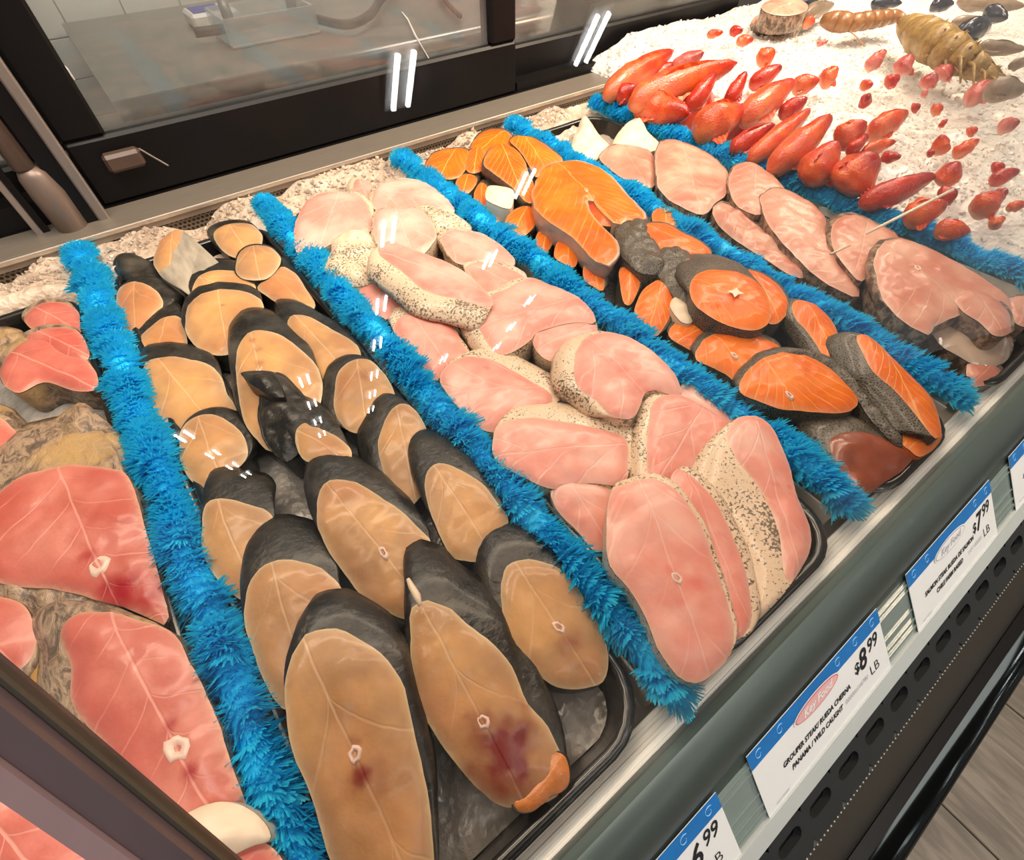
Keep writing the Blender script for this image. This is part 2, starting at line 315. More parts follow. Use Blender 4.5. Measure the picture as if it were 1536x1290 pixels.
# deck, posts
M_DECK = simple('deck_steel', (.90, .80, .68), .45, .0, .1, 60, stretch=(1, 20, 1))
o = MB().box((X0, -.030, -.075), (X1, .818, -.052)).out('case_deck', M_DECK); tag(o, 'pale steel deck the trays stand on', 'deck', kind='structure')
# ribbed strip at the front of the deck
mb = MB()
for k in range(6): mb.box((X0, -.0300+.0030*k, -.052), (X1, -.0274+.0030*k, -.0215-.0008*(k%2)), .0004)
mb.box((X0, -.030, -.052), (X1, -.0125, -.0225))
o = mb.out('ribbed_strip', simple('ribbed_bright_steel', (.96, .88, .80), .40, .0), o)
# posts at left
def post(label, uv, z0, z1, sx, sy, mat, tilt=0):
    b = P(uv[0], uv[1], z0); MB_ = MB().box((b[0]-sx/2, b[1]-sy/2, z0), (b[0]+sx/2, b[1]+sy/2, z1), .0015)
    return b
b = P(177, 356, -.03)
pa = empty('partition_post', (b[0], b[1], -.052), 'tall flat steel post standing where the blue divider meets the window corner', 'post')
MB().box((b[0]-.007, b[1]-.008, -.052), (b[0]+.006, b[1]+.008, .9), .002).out('post_bar', simple('dull_post_steel', (.30, .25, .22), .35, .5), pa)
MB().box((b[0]-.028, b[1]-.004, -.02), (b[0]-.0072, b[1]+.004, .9)).out('gasket', M_BLACK, pa)
b = P(130, 364, -.03)
pb = empty('partition_sleeve', (b[0], b[1], -.052), 'wide rounded grey sleeve of the case partition behind the leftmost blue divider', 'post')
mb = MB().tube([(b[0], b[1]-.012, -.052), (b[0], b[1]-.012, .045), (b[0]-.002, b[1]-.012, .068), (b[0]-.004, b[1]-.012, .078)], [.017, .019, .016, .010], 18)
mb.out('sleeve_body', simple('sleeve_steel', (.22, .16, .13), .38, .35), pb, True)
MB().tube([(b[0]-.004, b[1]-.012, .078), (b[0]-.004, b[1]-.012, .9)], .012, 14).out('sleeve_tube', simple('tube_steel', (.24, .17, .14), .35, .35), pb, True)
b = P(85, 380, -.03)
pc = empty('partition_rod', (b[0], b[1], -.052), 'slim grey rod rising at the far left behind the blue divider', 'rod')
MB().box((b[0]-.004, b[1]-.005, -.052), (b[0]+.004, b[1]+.005, .9), .001).out('rod_bar', simple('rod_steel', (.36, .31, .28), .3, .5), pc)
MB().box((b[0]+.0045, b[1]-.003, -.02), (b[0]+.012, b[1]+.003, .9)).out('gasket', M_BLACK, pc)

# front rim of the case
rim = [(-.030, -.052), (-.030, -.016), (-.032, -.010), (-.037, -.0065), (-.044, -.0075), (-.052, -.013), (-.060, -.023), (-.0655, -.034), (-.0665, -.0405),
       (-.1065, -.0865), (-.1115, -.0905), (-.112, -.10), (-.05, -.10)]
o = MB().prism(rim, X0, X1).out('front_rim', M_RIM); autosmooth(o, 30); tag(o, 'rounded grey green metal rim along the front of the case', 'rim', kind='structure')
RIM = o
fdir = Vector((0, -.04, -.046)).normalized(); fnor = Vector((0, -.046, .04)).normalized(); FO = Vector((0, -.0665, -.0405))
def FP(x, s, h=0.): return Vector((x, 0, 0))+FO+fdir*s+fnor*h   # point on the sloped tag face
def face_box(mb, xa, xb, s0, s1, h0, h1):
    V = [FP(x, s, h) for h in (h0, h1) for x, s in ((xa, s0), (xb, s0), (xb, s1), (xa, s1))]
    return mb.add(V, [(0, 1, 2, 3), (7, 6, 5, 4), (0, 4, 5, 1), (1, 5, 6, 2), (2, 6, 7, 3), (3, 7, 4, 0)])
M_CHAN = simple('clear_channel_plastic', (.20, .25, .235), .2, coat=.5)
ch = face_box(MB(), X0, X1, .008, .060, .0002, .0012).out('label_channel', M_CHAN, RIM)
for s0, th in ((.010, .0012), (.016, .0008), (.036, .0006), (.046, .0016), (.053, .0022)):
    face_box(MB(), X0, X1, s0, s0+th, .0013, .0024).out('channel_ridge', M_CHAN, RIM)
lip = [(-.1065, -.0868), (-.1095, -.0835), (-.1205, -.0960), (-.1215, -.1035), (-.112, -.1035)]
o = MB().prism(lip, X0, X1).out('lower_lip', M_LIP); tag(o, 'pale grey plastic lip below the price tags', 'lip', kind='structure')
# louver panel with real stadium slots
lv = empty('louver_panel', (.5, -.128, -.10), 'black metal grille panel with a row of rounded slots under the price tags', 'grille', kind='structure')
LA, LB = Vector((0, -.1212, -.1034)), Vector((0, -.1500, -.1290)); ld = (LB-LA); lh = ld.length; ld.normalize()
sp, x = .0385, .0
NS = 32
xs0 = P(1178, 1255, -.114)[0]; 
k0 = int((xs0+.5)/sp)
def stadium(cx, cs, L, R):
    pts = []
    for i in range(8): a_ = -math.pi/2+math.pi*i/7; pts.append((cx+L/2-R+R*math.cos(a_), cs+R*math.sin(a_)))
    for i in range(8): a_ = math.pi/2+math.pi*i/7; pts.append((cx-L/2+R+R*math.cos(a_), cs+R*math.sin(a_)))
    return pts
for k in range(-k0, 40):
    cx = xs0+k*sp; st = stadium(cx, lh*.42, .0265, .0058)
    outr = []
    for (px, ps) in st:
        fx = (px-cx)/(.0265/2); fs = (ps-lh*.42)/.0058; m_ = max(abs(fx), abs(fs)); outr.append((cx+fx/m_*sp/2, lh/2+fs/m_*lh/2))
    mb = MB(); pt = lambda q, d=0: Vector((q[0], 0, 0))+LA+ld*q[1]+Vector((0, d, 0))
    V = [pt(q) for q in outr]+[pt(q) for q in st]+[pt(q, .004)-Vector((0, 0, .004)) for q in st]; n = 16
    F = [(i, (i+1) % n, n+(i+1) % n, n+i) for i in range(n)]+[(n+i, n+(i+1) % n, 2*n+(i+1) % n, 2*n+i) for i in range(n)]
    mb.add(V, F).out('slot_plate', M_LOUV, lv)
MB().prism([(-.118, -.110), (-.146, -.135), (-.140, -.14), (-.112, -.115)], X0, X1).out('dark_backing', M_VOID, lv)
mb = MB()
for k in range(420):
    xx = -.3+k*.0045; mb.box((xx, -.1508, -.1295), (xx+.0014, -.1499, -.1286))
tag(mb.out('bead_row', simple('bead_grey', (.22, .22, .20), .5), lv), kind='stuff')
o = MB().prism([(-.1500, -.1295), (-.27, -.42), (-.27, -.50), (-.10, -.50), (-.10, -.1295)], X0, X1).out('lower_panel', M_OLIVE); tag(o, 'dark olive brown lower front panel of the case', 'panel', kind='structure')
bp = empty('bumper', (1, -.33, -.53), 'glossy black bumper rail with a bright streak along the lower case front', 'bumper')
MB().tube([(X0, -.292, -.450), (X1, -.292, -.450)], .030, 24).out('bumper_rail', M_CHROME, bp, True)
MB().box((X0, -.285, -.50), (X1, -.271, -.42)).out('rail_mount', M_BLACK, bp)
MB().box((X0, -.292, -.52), (X1, -.2855, -.481)).out('rail_strip', M_STEEL, bp)
o = MB().box((X0, -.26, Z_FLOOR), (X1, .97, -.50)).out('case_base', M_BLACK); tag(o, 'black kick base under the case', 'base', kind='structure')
o = MB().box((X0, -.11, -.50), (X1, .97, -.10)).out('case_body', M_BLACK); tag(o, 'dark inner body of the case below the deck', 'body', kind='structure')

# price tags
M_TAG = simple('tag_card', (.80, .80, .80), .35, var=.02); M_BLUE = simple('tag_blue', (.012, .16, .48), .35, var=.2, scale=60)
M_LBLUE = simple('tag_light_blue', (.22, .50, .78), .4); M_INK = simple('tag_ink', (.012, .012, .014), .5); M_RED = simple('logo_red', (.62, .16, .17), .4); M_GREY = simple('logo_grey', (.45, .45, .50), .4)
def text_mesh(txt, size, bold=0, shear=0, align='LEFT', space=1):
    c = D.curves.new('lettering', 'FONT'); c.body = txt; c.size = size; c.offset = bold; c.shear = shear; c.align_x = align; c.space_character = space; c.resolution_u = 3
    c.extrude = 0; o_ = D.objects.new('t', c); COL.objects.link(o_); dg = bpy.context.evaluated_depsgraph_get(); dg.update()
    me = o_.evaluated_get(dg).to_mesh(); V = [tuple(v.co) for v in me.vertices]; F = [tuple(p.vertices) for p in me.polygons]
    o_.evaluated_get(dg).to_mesh_clear(); D.objects.remove(o_); D.curves.remove(c); return V, F
HT = .0605
def put_text(par, x0, txt, a, s, size, mat, bold=0, shear=0, align='LEFT', h=.0034, rot=0, name='lettering', sx=1, space=1):
    if not txt: return
    V, F = text_mesh(txt, size, bold, shear, align, space); W = []
    for v in V:
        X, Y = v[0]*sx, v[1]; X, Y = X*math.cos(rot)-Y*math.sin(rot), X*math.sin(rot)+Y*math.cos(rot)
        W.append(FP(x0+a+X, s-Y, h))
    return mesh(name, W, F, mat, par, False)
def price_tag(x0, wd, label, dollars, cents, l1, l2, l3, logo, red):
    b_ = FP(x0+wd/2, HT, .0026); t_ = empty('price_tag', b_, label, 'price tag', 'shelf price tags')
    face_box(MB(), x0, x0+wd, 0, HT, .0026, .0031).out('card', M_TAG, t_)
    face_box(MB(), x0, x0+wd, 0, .0135, .00312, .0033).out('blue_band', M_BLUE, t_)
    for k in range(7):   # pale wave drawings in the band
        cx = x0+.01+k*(wd-.02)/6; pts = []
        if abs(cx-x0-wd*.45) < .03: continue
        for i in range(14):
            a_ = i/13*5.5; r = .0016+.0026*(i/13); pts.append(FP(cx+r*math.cos(a_), .0066+r*math.sin(a_), .0035))
        MB().tube(pts, .00028, 4).out('wave_drawing', M_LBLUE, t_)
    lx, ls = x0+wd*.46, .0155
    def ell(rx, ry, h0, mat, nm):
        V = [FP(lx, ls, h0)]+[FP(lx+rx*math.cos(2*math.pi*i/28), ls+ry*math.sin(2*math.pi*i/28), h0) for i in range(28)]
        mesh(nm, V, [(0, 1+i, 1+(i+1) % 28) for i in range(28)], mat, t_, False)
    c1 = M_RED if red else M_GREY
    ell(.0285, .0075, .0036, M_TAG, 'logo_border'); ell(.0268, .0066, .0037, c1, 'logo_ring'); ell(.0255, .0057, .0038, M_TAG if not red else simple('logo_pink', (.75, .42, .42), .4), 'logo_field')
    put_text(t_, x0, logo, lx-x0, ls+.0028, .0090, M_TAG if red else M_GREY, .00018, .35, 'CENTER', .0040, name='logo_lettering')
    put_text(t_, x0, '$', wd-.0430, .0325, .0125, M_INK, .0003, .2, h=.0034, name='dollar_sign')
    put_text(t_, x0, dollars, wd-.0365, .0345, .0240, M_INK, .0006, .25, name='price_figure', sx=.85)
    put_text(t_, x0, cents, wd-.0232, .0275, .0165, M_INK, .00025, .25, name='price_figure', sx=.88)
    put_text(t_, x0, 'LB', wd-.026, .0480, .0125, M_INK, -.00012, .0, name='unit_lettering')
    put_text(t_, x0, l1, wd*.42, .0375, .0060, M_INK, .00022, .25, 'CENTER', name='product_line', sx=.90)
    put_text(t_, x0, l2, wd*.40, .0465, .0060, M_INK, .00022, .25, 'CENTER', name='origin_line', sx=.90)
    put_text(t_, x0, l3, wd*.72, .0465, .0058, simple('faint_print', (.50, .50, .52), .5), 0, .2, 'CENTER', name='stock_code', sx=.9)
    put_text(t_, x0, '0021700000', wd*.06, .0575, .0030, simple('faint_print', (.50, .50, .52), .5), 0, 0, name='small_code')
    return t_
price_tag(.139, .162, 'blue and white price tag reading $8.99 LB grouper steak', '8', '99', 'GROUPER STEAK/ RUEDA CHERNA', 'PANAMA / WILD CAUGHT', '000000216700', 'Key Food', True)
price_tag(.346, .152, 'blue and white price tag reading $7.99 LB salmon steak', '7', '99', 'SALMON STEAK RUEDA DE SALMON', 'CHILE FARM RAISED', 'LOT 000021', 'Key Food', False)
price_tag(-.052, .160, 'price tag reading 6.99 cut by the bottom of the photo', '6', '99', '', '', '', 'Key Food', True)
price_tag(.540, .155, 'price tag at the right edge right of the $7.99 tag', '8', '99', 'SNAPPER STEAK RUEDA DE PARGO', 'SURINAME / WILD CAUGHT', '', 'Key Food', False)

# ---------------------------------------------------------------- trays, dividers, ice
DX = [-.108, .1235, .345, .560, .778]
def rrect(xa, xb, ya, yb, r, z, n=7):
    P_ = []
    for cx, cy, a0 in ((xb-r, yb-r, 0), (xa+r, yb-r, 90), (xa+r, ya+r, 180), (xb-r, ya+r, 270)):
        for i in range(n): a_ = math.radians(a0+90*i/(n-1)); P_.append((cx+r*math.cos(a_), cy+r*math.sin(a_), z))
    return P_
def tray(xa, xb, ya, yb, label):
    e = empty('tray', ((xa+xb)/2, (ya+yb)/2, -.052), label, 'tray', 'black fish trays')
    def loft(nm, rings, cap):
        V = []; F = []
        for r in rings: V += r
        n = len(rings[0])
        for k in range(len(rings)-1): F += [(k*n+i, k*n+(i+1) % n, (k+1)*n+(i+1) % n, (k+1)*n+i) for i in range(n)]
        if cap: F.append(tuple((len(rings)-1)*n+i for i in range(n)))
        return autosmooth(mesh(nm, V, F, M_TRAY, e), 50)
    R_ = lambda d, z, r: rrect(xa+d, xb-d, ya+d, yb-d, r, z)
    loft('rim', [R_(.004, -.020, .040), R_(0, -.014, .042), R_(0, -.010, .042), R_(.002, -.008, .042), R_(.006, -.008, .038), R_(.008, -.010, .036)], False)
    loft('basin', [R_(.008, -.0101, .036), R_(.011, -.030, .034), R_(.014, -.044, .030), R_(.020, -.049, .026)], True)
    return e
tray(-.345, -.128, -.020, .713, 'leftmost black tray holding the big red snapper steaks')
tray(-.090, .106, -.017, .735, 'black tray of dark-skinned kingfish steaks, second from the left')
tray(.139, .316, -.021, .735, 'black tray of pink grouper steaks, third from the left')
tray(.358, .509, -.021, .735, 'black tray of orange salmon steaks, fourth from the left')
tray(.562, .745, -.021, .735, 'rightmost black tray of pale pink steaks')

def ice_mat(name, A, B, rough=.25, sss=.3, bs=.8):
    t = NT(name); v = t.obj(); n = t.noise(v, 120, 4, .7); vo = t.voro(v, 160)
    c = t.mix(t.ss(t.noise(v, 16, 3), .3, .7), A, B); t.bump(t.math('ADD', n, t.math('MULTIPLY', vo, .8)), bs, .003)
    return t.fin(c, rough, coat=.4, sss=sss, sssr=(.02, .018, .015))
I_WHITE = ice_mat('white_ice', (.95, .86, .76), (.99, .95, .90)); I_GREY = ice_mat('grey_slush', (.24, .215, .185), (.55, .49, .43), .2, .1, .6); I_BEIGE = ice_mat('beige_ice', (.52, .38, .28), (.78, .62, .48))
def heightfield(name, xa, xb, ya, yb, st, fn, mat, label, cat, kind='stuff'):
    nx, ny = int((xb-xa)/st)+1, int((yb-ya)/st)+1; V = []; F = []
    for j in range(ny):
        for i in range(nx):
            x, y = xa+(xb-xa)*i/(nx-1), ya+(yb-ya)*j/(ny-1); V.append((x, y, fn(x, y)))
    for j in range(ny-1):
        for i in range(nx-1): a_ = j*nx+i; F.append((a_, a_+1, a_+nx+1, a_+nx))
    o_ = mesh(name, V, F, mat); tag(o_, label, cat, kind=kind); return o_
def nz(x, y, s, k=0.): return noise.noise(Vector((x*s, y*s, k)))
slush = lambda b, amp: (lambda x, y: b+amp*(nz(x, y, 40)+.5*nz(x, y, 110, 3)))
heightfield('ice', -.074, .090, -.003, .72, .0045, slush(-.041, .005), I_GREY, 'wet grey crushed ice in the bottom of the kingfish tray', 'ice')
heightfield('ice', .155, .296, -.003, .72, .006, slush(-.039, .005), I_GREY, 'wet grey ice under the grouper steaks', 'ice')
heightfield('ice', .374, .489, -.003, .72, .006, slush(-.039, .005), I_GREY, 'wet grey ice under the salmon steaks', 'ice')
heightfield('ice', .582, .732, -.003, .72, .006, slush(-.034, .006), ice_mat('pinkish_wet_ice', (.55, .42, .34), (.80, .68, .58)), 'wet pinkish ice under the pale steaks on the right', 'ice')
heightfield('ice', -.329, -.144, -.003, .70, .006, slush(-.039, .004), I_GREY, 'wet grey ice under the red snapper steaks', 'ice')
def backbed(x, y): return -.050+.043*max(0, min(1, (y-.685)/.05))*min(1, max(0, .85+.7*nz(x, y, 14, 5)))*max(0, min(1, (x+.60)/.05))*(1 if x > -.1 or y > .74 else max(0, min(1, (y-.72)/.02)))+.004*nz(x, y, 90)
heightfield('ice', -.60, .80, .690, .817, .004, backbed, I_BEIGE, 'beige ice chips drifted against the grill at the back of the trays', 'ice')

def chips(name, pts, size, mat, label, cat='ice'):
    mb = MB()
    base = np.array([(1, 0, 0), (0, 1, 0), (-1, 0, 0), (0, -1, 0), (0, 0, 1), (0, 0, -1)], float); fs = [(0, 1, 4), (1, 2, 4), (2, 3, 4), (3, 0, 4), (1, 0, 5), (2, 1, 5), (3, 2, 5), (0, 3, 5)]
    for p in pts:
        M = rng.normal(size=(3, 3)); q, _ = np.linalg.qr(M); s_ = size*rng.uniform(.4, 1.3)*np.array([rng.uniform(.5, 1.3), rng.uniform(.5, 1.1), rng.uniform(.3, .8)])
        mb.add((base*s_)@q.T+p, fs)
    o_ = mb.out(name, mat, None, False); tag(o_, label, cat, kind='stuff')
    return o_
pts = []
for k in range(1500):
    x, y = rng.uniform(-.45, .7), rng.uniform(.75, .812); pts.append((x, y, backbed(x, y)+.001))
chips('ice_chips', pts, .0042, I_BEIGE, 'loose ice chips scattered along the back grill')

# right-hand ice mound
def clampf(v, a, b): return max(a, min(b, v))
def mound(x, y):
    e = clampf((x-.795)/.09, 0, 1); f = clampf((y+.028)/.05, 0, 1); b = clampf((y-.55)/.25, 0, 1)
    z = -.045+.052*(e**1.5)*f+.035*b*clampf((x-.86)/.12, 0, 1)+.012*nz(x, y, 7, 2)*e+.006*nz(x, y, 26, 4)*e+.0035*nz(x, y, 75, 7)
    return z
heightfield('ice_mound', .792, 3.3, -.028, .905, .0075, mound, I_WHITE, 'heap of white crushed ice filling the case right of the last blue divider', 'ice')
pts = []
for k in range(9000):
    x = .80+1.6*rng.beta(1.0, 1.7); y = rng.uniform(-.02, .90); pts.append((x, y, mound(x, y)+.001))
chips('ice_chips', pts, .0046, I_WHITE, 'loose white ice chips scattered over the ice heap')

# blue grass dividers
t = NT('blue_grass'); v = t.obj(); n = t.noise(v, 60, 3); gc = t.mix(n, (.01, .60, .98), (.08, .82, 1.0)); M_GRASS = t.fin(gc, .38, coat=.15)
tl = t.n('ShaderNodeBsdfTranslucent'); t.put(tl.inputs[0], gc); mx = t.n('ShaderNodeMixShader'); mx.inputs[0].default_value = .42
t.t.links.new(t.b.outputs[0], mx.inputs[1]); t.t.links.new(tl.outputs[0], mx.inputs[2]); t.t.links.new(mx.outputs[0], t.t.nodes['Material Output'].inputs[0])
t = NT('blue_core'); M_CORE = t.fin((.01, .56, .95), .6)
def tuft_mesh(seed):
    r = random.Random(seed); V = []; F = []
    for layer in range(3):
        n = 34
        for k in range(n):
            a = math.radians(-88+176*(k+r.uniform(-.4, .4))/(n-1)); L = .0178*(1-.10*layer)*r.uniform(.88, 1.07); wd = .0012*r.uniform(.7, 1.2)
            fwd = r.uniform(.10, .30)+.22*layer+.25*math.sin(a*2.3+seed); y0 = -.003*layer+.0012*math.sin(a*3+seed)
            d = np.array([math.sin(a), 0, math.cos(a)]); tn = np.array([math.cos(a), 0, -math.sin(a)])
            p0 = d*.004; p1 = d*L*.62+np.array([0, y0-fwd*.006, 0]); p2 = d*L+np.array([r.uniform(-.001, .001), y0-fwd*.014, r.uniform(-.001, .001)])
            c1 = np.array([0, .0012, 0]); i = len(V)
            V += [p0-tn*wd*.6, p0+tn*wd*.6, p1-tn*wd+c1, p1+tn*wd, p2-tn*wd*.35, p2+tn*wd*.35]; F += [(i, i+1, i+3, i+2), (i+2, i+3, i+5, i+4)]
    V = [tuple(v) for v in V]; me = D.meshes.new('tuft'); me.from_pydata(V, [], F); me.materials.append(M_GRASS); return me
TUFTS = [tuft_mesh(i) for i in range(8)]
def divider(x, ya, yb, label, lean=0., end=None, side=-1):
    e = empty('grass_divider', (x, (ya+yb)/2, -.052), label, 'divider', 'blue grass dividers')
    MB().box((x-.0022, ya+.004, -.051), (x+.0022, yb, -.012), .0008).out('plate', M_WHITE, e)
    MB().box((x-.016, ya+.004, -.052), (x+.016, yb, -.0495)).out('foot', M_WHITE, e)
    if side: MB().box((x+side*.0125-.001, ya+.001, -.051), (x+side*.0125+.001, ya+(.82 if side > 0 else .30), -.013), .0006).out('side_panel', M_WHITE, e)
    n = int((yb-ya)/.006); pts = []; rad = []
    for i in range(n+1):
        y = ya+(yb-ya)*i/n; pts.append((x+.002*math.sin(y*37+x*50)+lean*0, y, -.006+.002*math.sin(y*51))); rad.append(.0105*(1+.12*math.sin(y*90+x*9)) if 0 < i < n else .004)
    MB().tube(pts, rad, 12).out('core', M_CORE, e, True)
    y = ya+.002; k = 0; r = random.Random(int(x*1000))
    while y < yb:
        o_ = D.objects.new('tuft', TUFTS[r.randrange(8)]); COL.objects.link(o_); o_.parent = e
        s_ = r.uniform(1.0, 1.25)*(1+.10*math.sin(y*60+x*31))
        o_.location = (r.uniform(-.0022, .0022)+.0018*math.sin(y*37+x*50), y-(ya+yb)/2, -.0065+.052+r.uniform(-.001, .002))
        o_.rotation_euler = (r.uniform(-.55, .45), r.uniform(-.30, .30), r.uniform(-.45, .45)); o_.scale = (s_*1.0, s_*r.uniform(.8, 1.3), s_*.86)
        y += .0056*r.uniform(.75, 1.25); k += 1
    if end is not None:   # swing the divider about its back end
        ang = math.atan2(-(x-end), -(yb-ya))+math.pi; e.rotation_euler = (0, 0, -ang)
        ym = (yb-ya)/2; e.location = (x-math.sin(ang)*ym, yb-math.cos(ang)*ym, -.052)
    return e
divider(DX[0], -.045, .825-.012, 'leftmost blue plastic grass divider between red snapper and kingfish steaks', side=1)
divider(.1255, -.010, .785, 'blue plastic grass divider between kingfish and grouper steaks', end=.122)
divider(.3490, -.004, .785, 'blue plastic grass divider between grouper and salmon steaks', end=.341)
divider(.5770, -.006, .790, 'blue plastic grass divider between salmon and pale pink steaks', end=.534)
divider(.7620, -.010, .765, 'rightmost blue plastic grass divider at the foot of the ice heap', end=.802)

# front glass and its frame edge
sy, cz = math.sin(math.radians(30)), math.cos(math.radians(30))
def GP(x, s, h=0): return Vector((x, -.029+s*sy+h*cz, s*cz-h*sy))
def gbox(x0, x1, s0, s1, h0, h1):
    V = [GP(x, s, h) for h in (h0, h1) for x, s in ((x0, s0), (x1, s0), (x1, s1), (x0, s1))]
    return MB().add(V, [(0, 1, 2, 3), (7, 6, 5, 4), (0, 4, 5, 1), (1, 5, 6, 2), (2, 6, 7, 3), (3, 7, 4, 0)])
fg = empty('front_glass', GP(1, .0), 'clear leaning glass pane in front of the fish, showing ceiling lamp reflections', 'glass pane')
o = mesh('pane', [GP(-.086, 0), GP(2.6, 0), GP(2.6, .75), GP(-.086, .75)], [(0, 1, 2, 3)], glass_mat('front_glass', (.985, .985, .985)), fg, False)
gf = empty('glass_edge', GP(-.09, 0), 'dark plum polished glass edge strip crossing the bottom left corner', 'strip')
gbox(-.094, -.0865, -.01, .75, -.007, .007).out('edge_strip', M_GLASSEDGE, gf)
gbox(-.0998, -.0942, -.01, .75, -.009, .004).out('pale_strip', simple('plum_strip', (.30, .20, .21), .25, .2), gf)
gbox(-.0863, -.0852, -.01, .75, -.002, .003).out('seal', simple('dark_seal', (.05, .045, .035), .4), gf)

# ceiling lamp tubes (they show as the bright bars mirrored in the front glass)
E_T = D.materials.new('lamp_tube_light'); E_T.use_nodes = True; _b = E_T.node_tree.nodes['Principled BSDF']; _b.inputs['Emission Color'].default_value = (1, .98, .95, 1); _b.inputs['Emission Strength'].default_value = 42
M_FIX = simple('lamp_housing', (.7, .7, .7), .5)
FROST = simple('frost_streak_white', (.75, .74, .72), .6)
for pl in (((603,18),(612,30),(622,52),(634,72),(648,96),(655,116),(668,134)), ((78,78),(88,92),(100,104),(112,120))):
    q = [PY(u, v, .9035) for u, v in pl]; MB().tube(q, [.0008+.0012*((i*7) % 3)/2 for i in range(len(q))], 6).out('frost_streak', FROST, w1)
ORD = ['nearest', 'second', 'third', 'fourth', 'fifth', 'sixth', 'farthest']
rows = {1.385: (-1.97, -3.34, -4.63, -5.7, -6.9, -7.9, -8.9), 2.78: (-2.0, -3.37, -4.65, -7.9), 4.3: (-6.9, -8.0, -9.0), -.97: (-5.85, -7.0, -8.05, -9.05), .42: (-5.83, -6.88, -7.9, -8.9)}
nm = {1.385: 'second', 2.78: 'third', 4.3: 'far right', -.97: 'far left', .42: 'first'}
for x, ys in rows.items():
    for k, y in enumerate(ys):
        e = empty('ceiling_lamp', (x, y, 2.26), 'twin tube ceiling lamp, %s row, %s from the case' % (nm[x], ORD[k]), 'lamp', 'twin tube ceiling lamps')
        MB().box((x-.09, y-.2, 2.235), (x+.09, y+.2, 2.26)).out('housing', M_FIX, e)
        for s_ in (-1, 1): MB().tube([(x+s_*.047, y-.165, 2.21), (x+s_*.047, y+.165, 2.21)], .016, 8).out('tube', E_T, e, True)
# ---------------------------------------------------------------- fish steaks
FR = {'A': (150, 320, 2.688), 'B': (300, 700, 2.187), 'C': (430, 250, 3.0), 'D': (640, 450, 2.15), 'E': (620, 170, 3.307), 'F': (950, 300, 2.687),
      'G': (830, 150, 2.1756), 'H': (900, 20, 3.84), 'I': (1200, 0, 3.226), 'J': (1000, 0, 2.866), 'L': (0, 430, 1.5), 'P': (0, 0, 1.)}
def tp(fr, p): a = FR[fr]; return (a[0]+p[0]/a[2], a[1]+p[1]/a[2])
def catmull(pts, n):
    pts = np.array(pts, float); m = len(pts); out = []
    for i in range(m):
        p0, p1, p2, p3 = pts[i-1], pts[i], pts[(i+1) % m], pts[(i+2) % m]
        for k in range(n):
            t = k/n; out.append(.5*((2*p1)+(p2-p0)*t+(2*p0-5*p1+4*p2-p3)*t*t+(3*p1-p0-3*p2+p3)*t**3))
    return np.array(out)
def resample(ring, n):
    r = np.vstack([ring, ring[:1]]); d = np.r_[0, np.cumsum(np.linalg.norm(np.diff(r, axis=0), axis=1))]
    s = np.linspace(0, d[-1], n+1)[:-1]; return np.stack([np.interp(s, d, r[:, k]) for k in range(r.shape[1])], 1)
def seg_dist(pts, ring):
    a = ring; b = np.roll(ring, -1, 0); ab = b-a; L = (ab**2).sum(1)+1e-12
    t = np.clip(((pts[:, None]-a)*ab).sum(2)/L, 0, 1); q = a+ab*t[..., None]; return np.sqrt(((pts[:, None]-q)**2).sum(2)).min(1)
def inside(pts, ring):
    x, y = pts[:, 0:1], pts[:, 1:2]; a = ring; b = np.roll(ring, -1, 0)
    c = ((a[:, 1] > y) != (b[:, 1] > y)) & (x < (b[:, 0]-a[:, 0])*(y-a[:, 1])/(b[:, 1]-a[:, 1]+1e-15)+a[:, 0]); return c.sum(1) % 2 == 1
SEED = [0]
KIND = {'king': ('fish_steak', 'fish steak', F_KING, S_KING, 'kingfish steaks in the second tray'), 'grou': ('fish_steak', 'fish steak', F_GROU, S_GROU, 'grouper steaks in the third tray'),
        'salm': ('fish_steak', 'fish steak', F_SALM, S_SALM, 'salmon steaks in the fourth tray'), 'snap': ('fish_steak', 'fish steak', F_SNAP, S_SNAP, 'snapper steaks in the leftmost tray'),
        'pale': ('fish_steak', 'fish steak', F_PALE, S_PALE, 'pale pink steaks in the rightmost tray')}
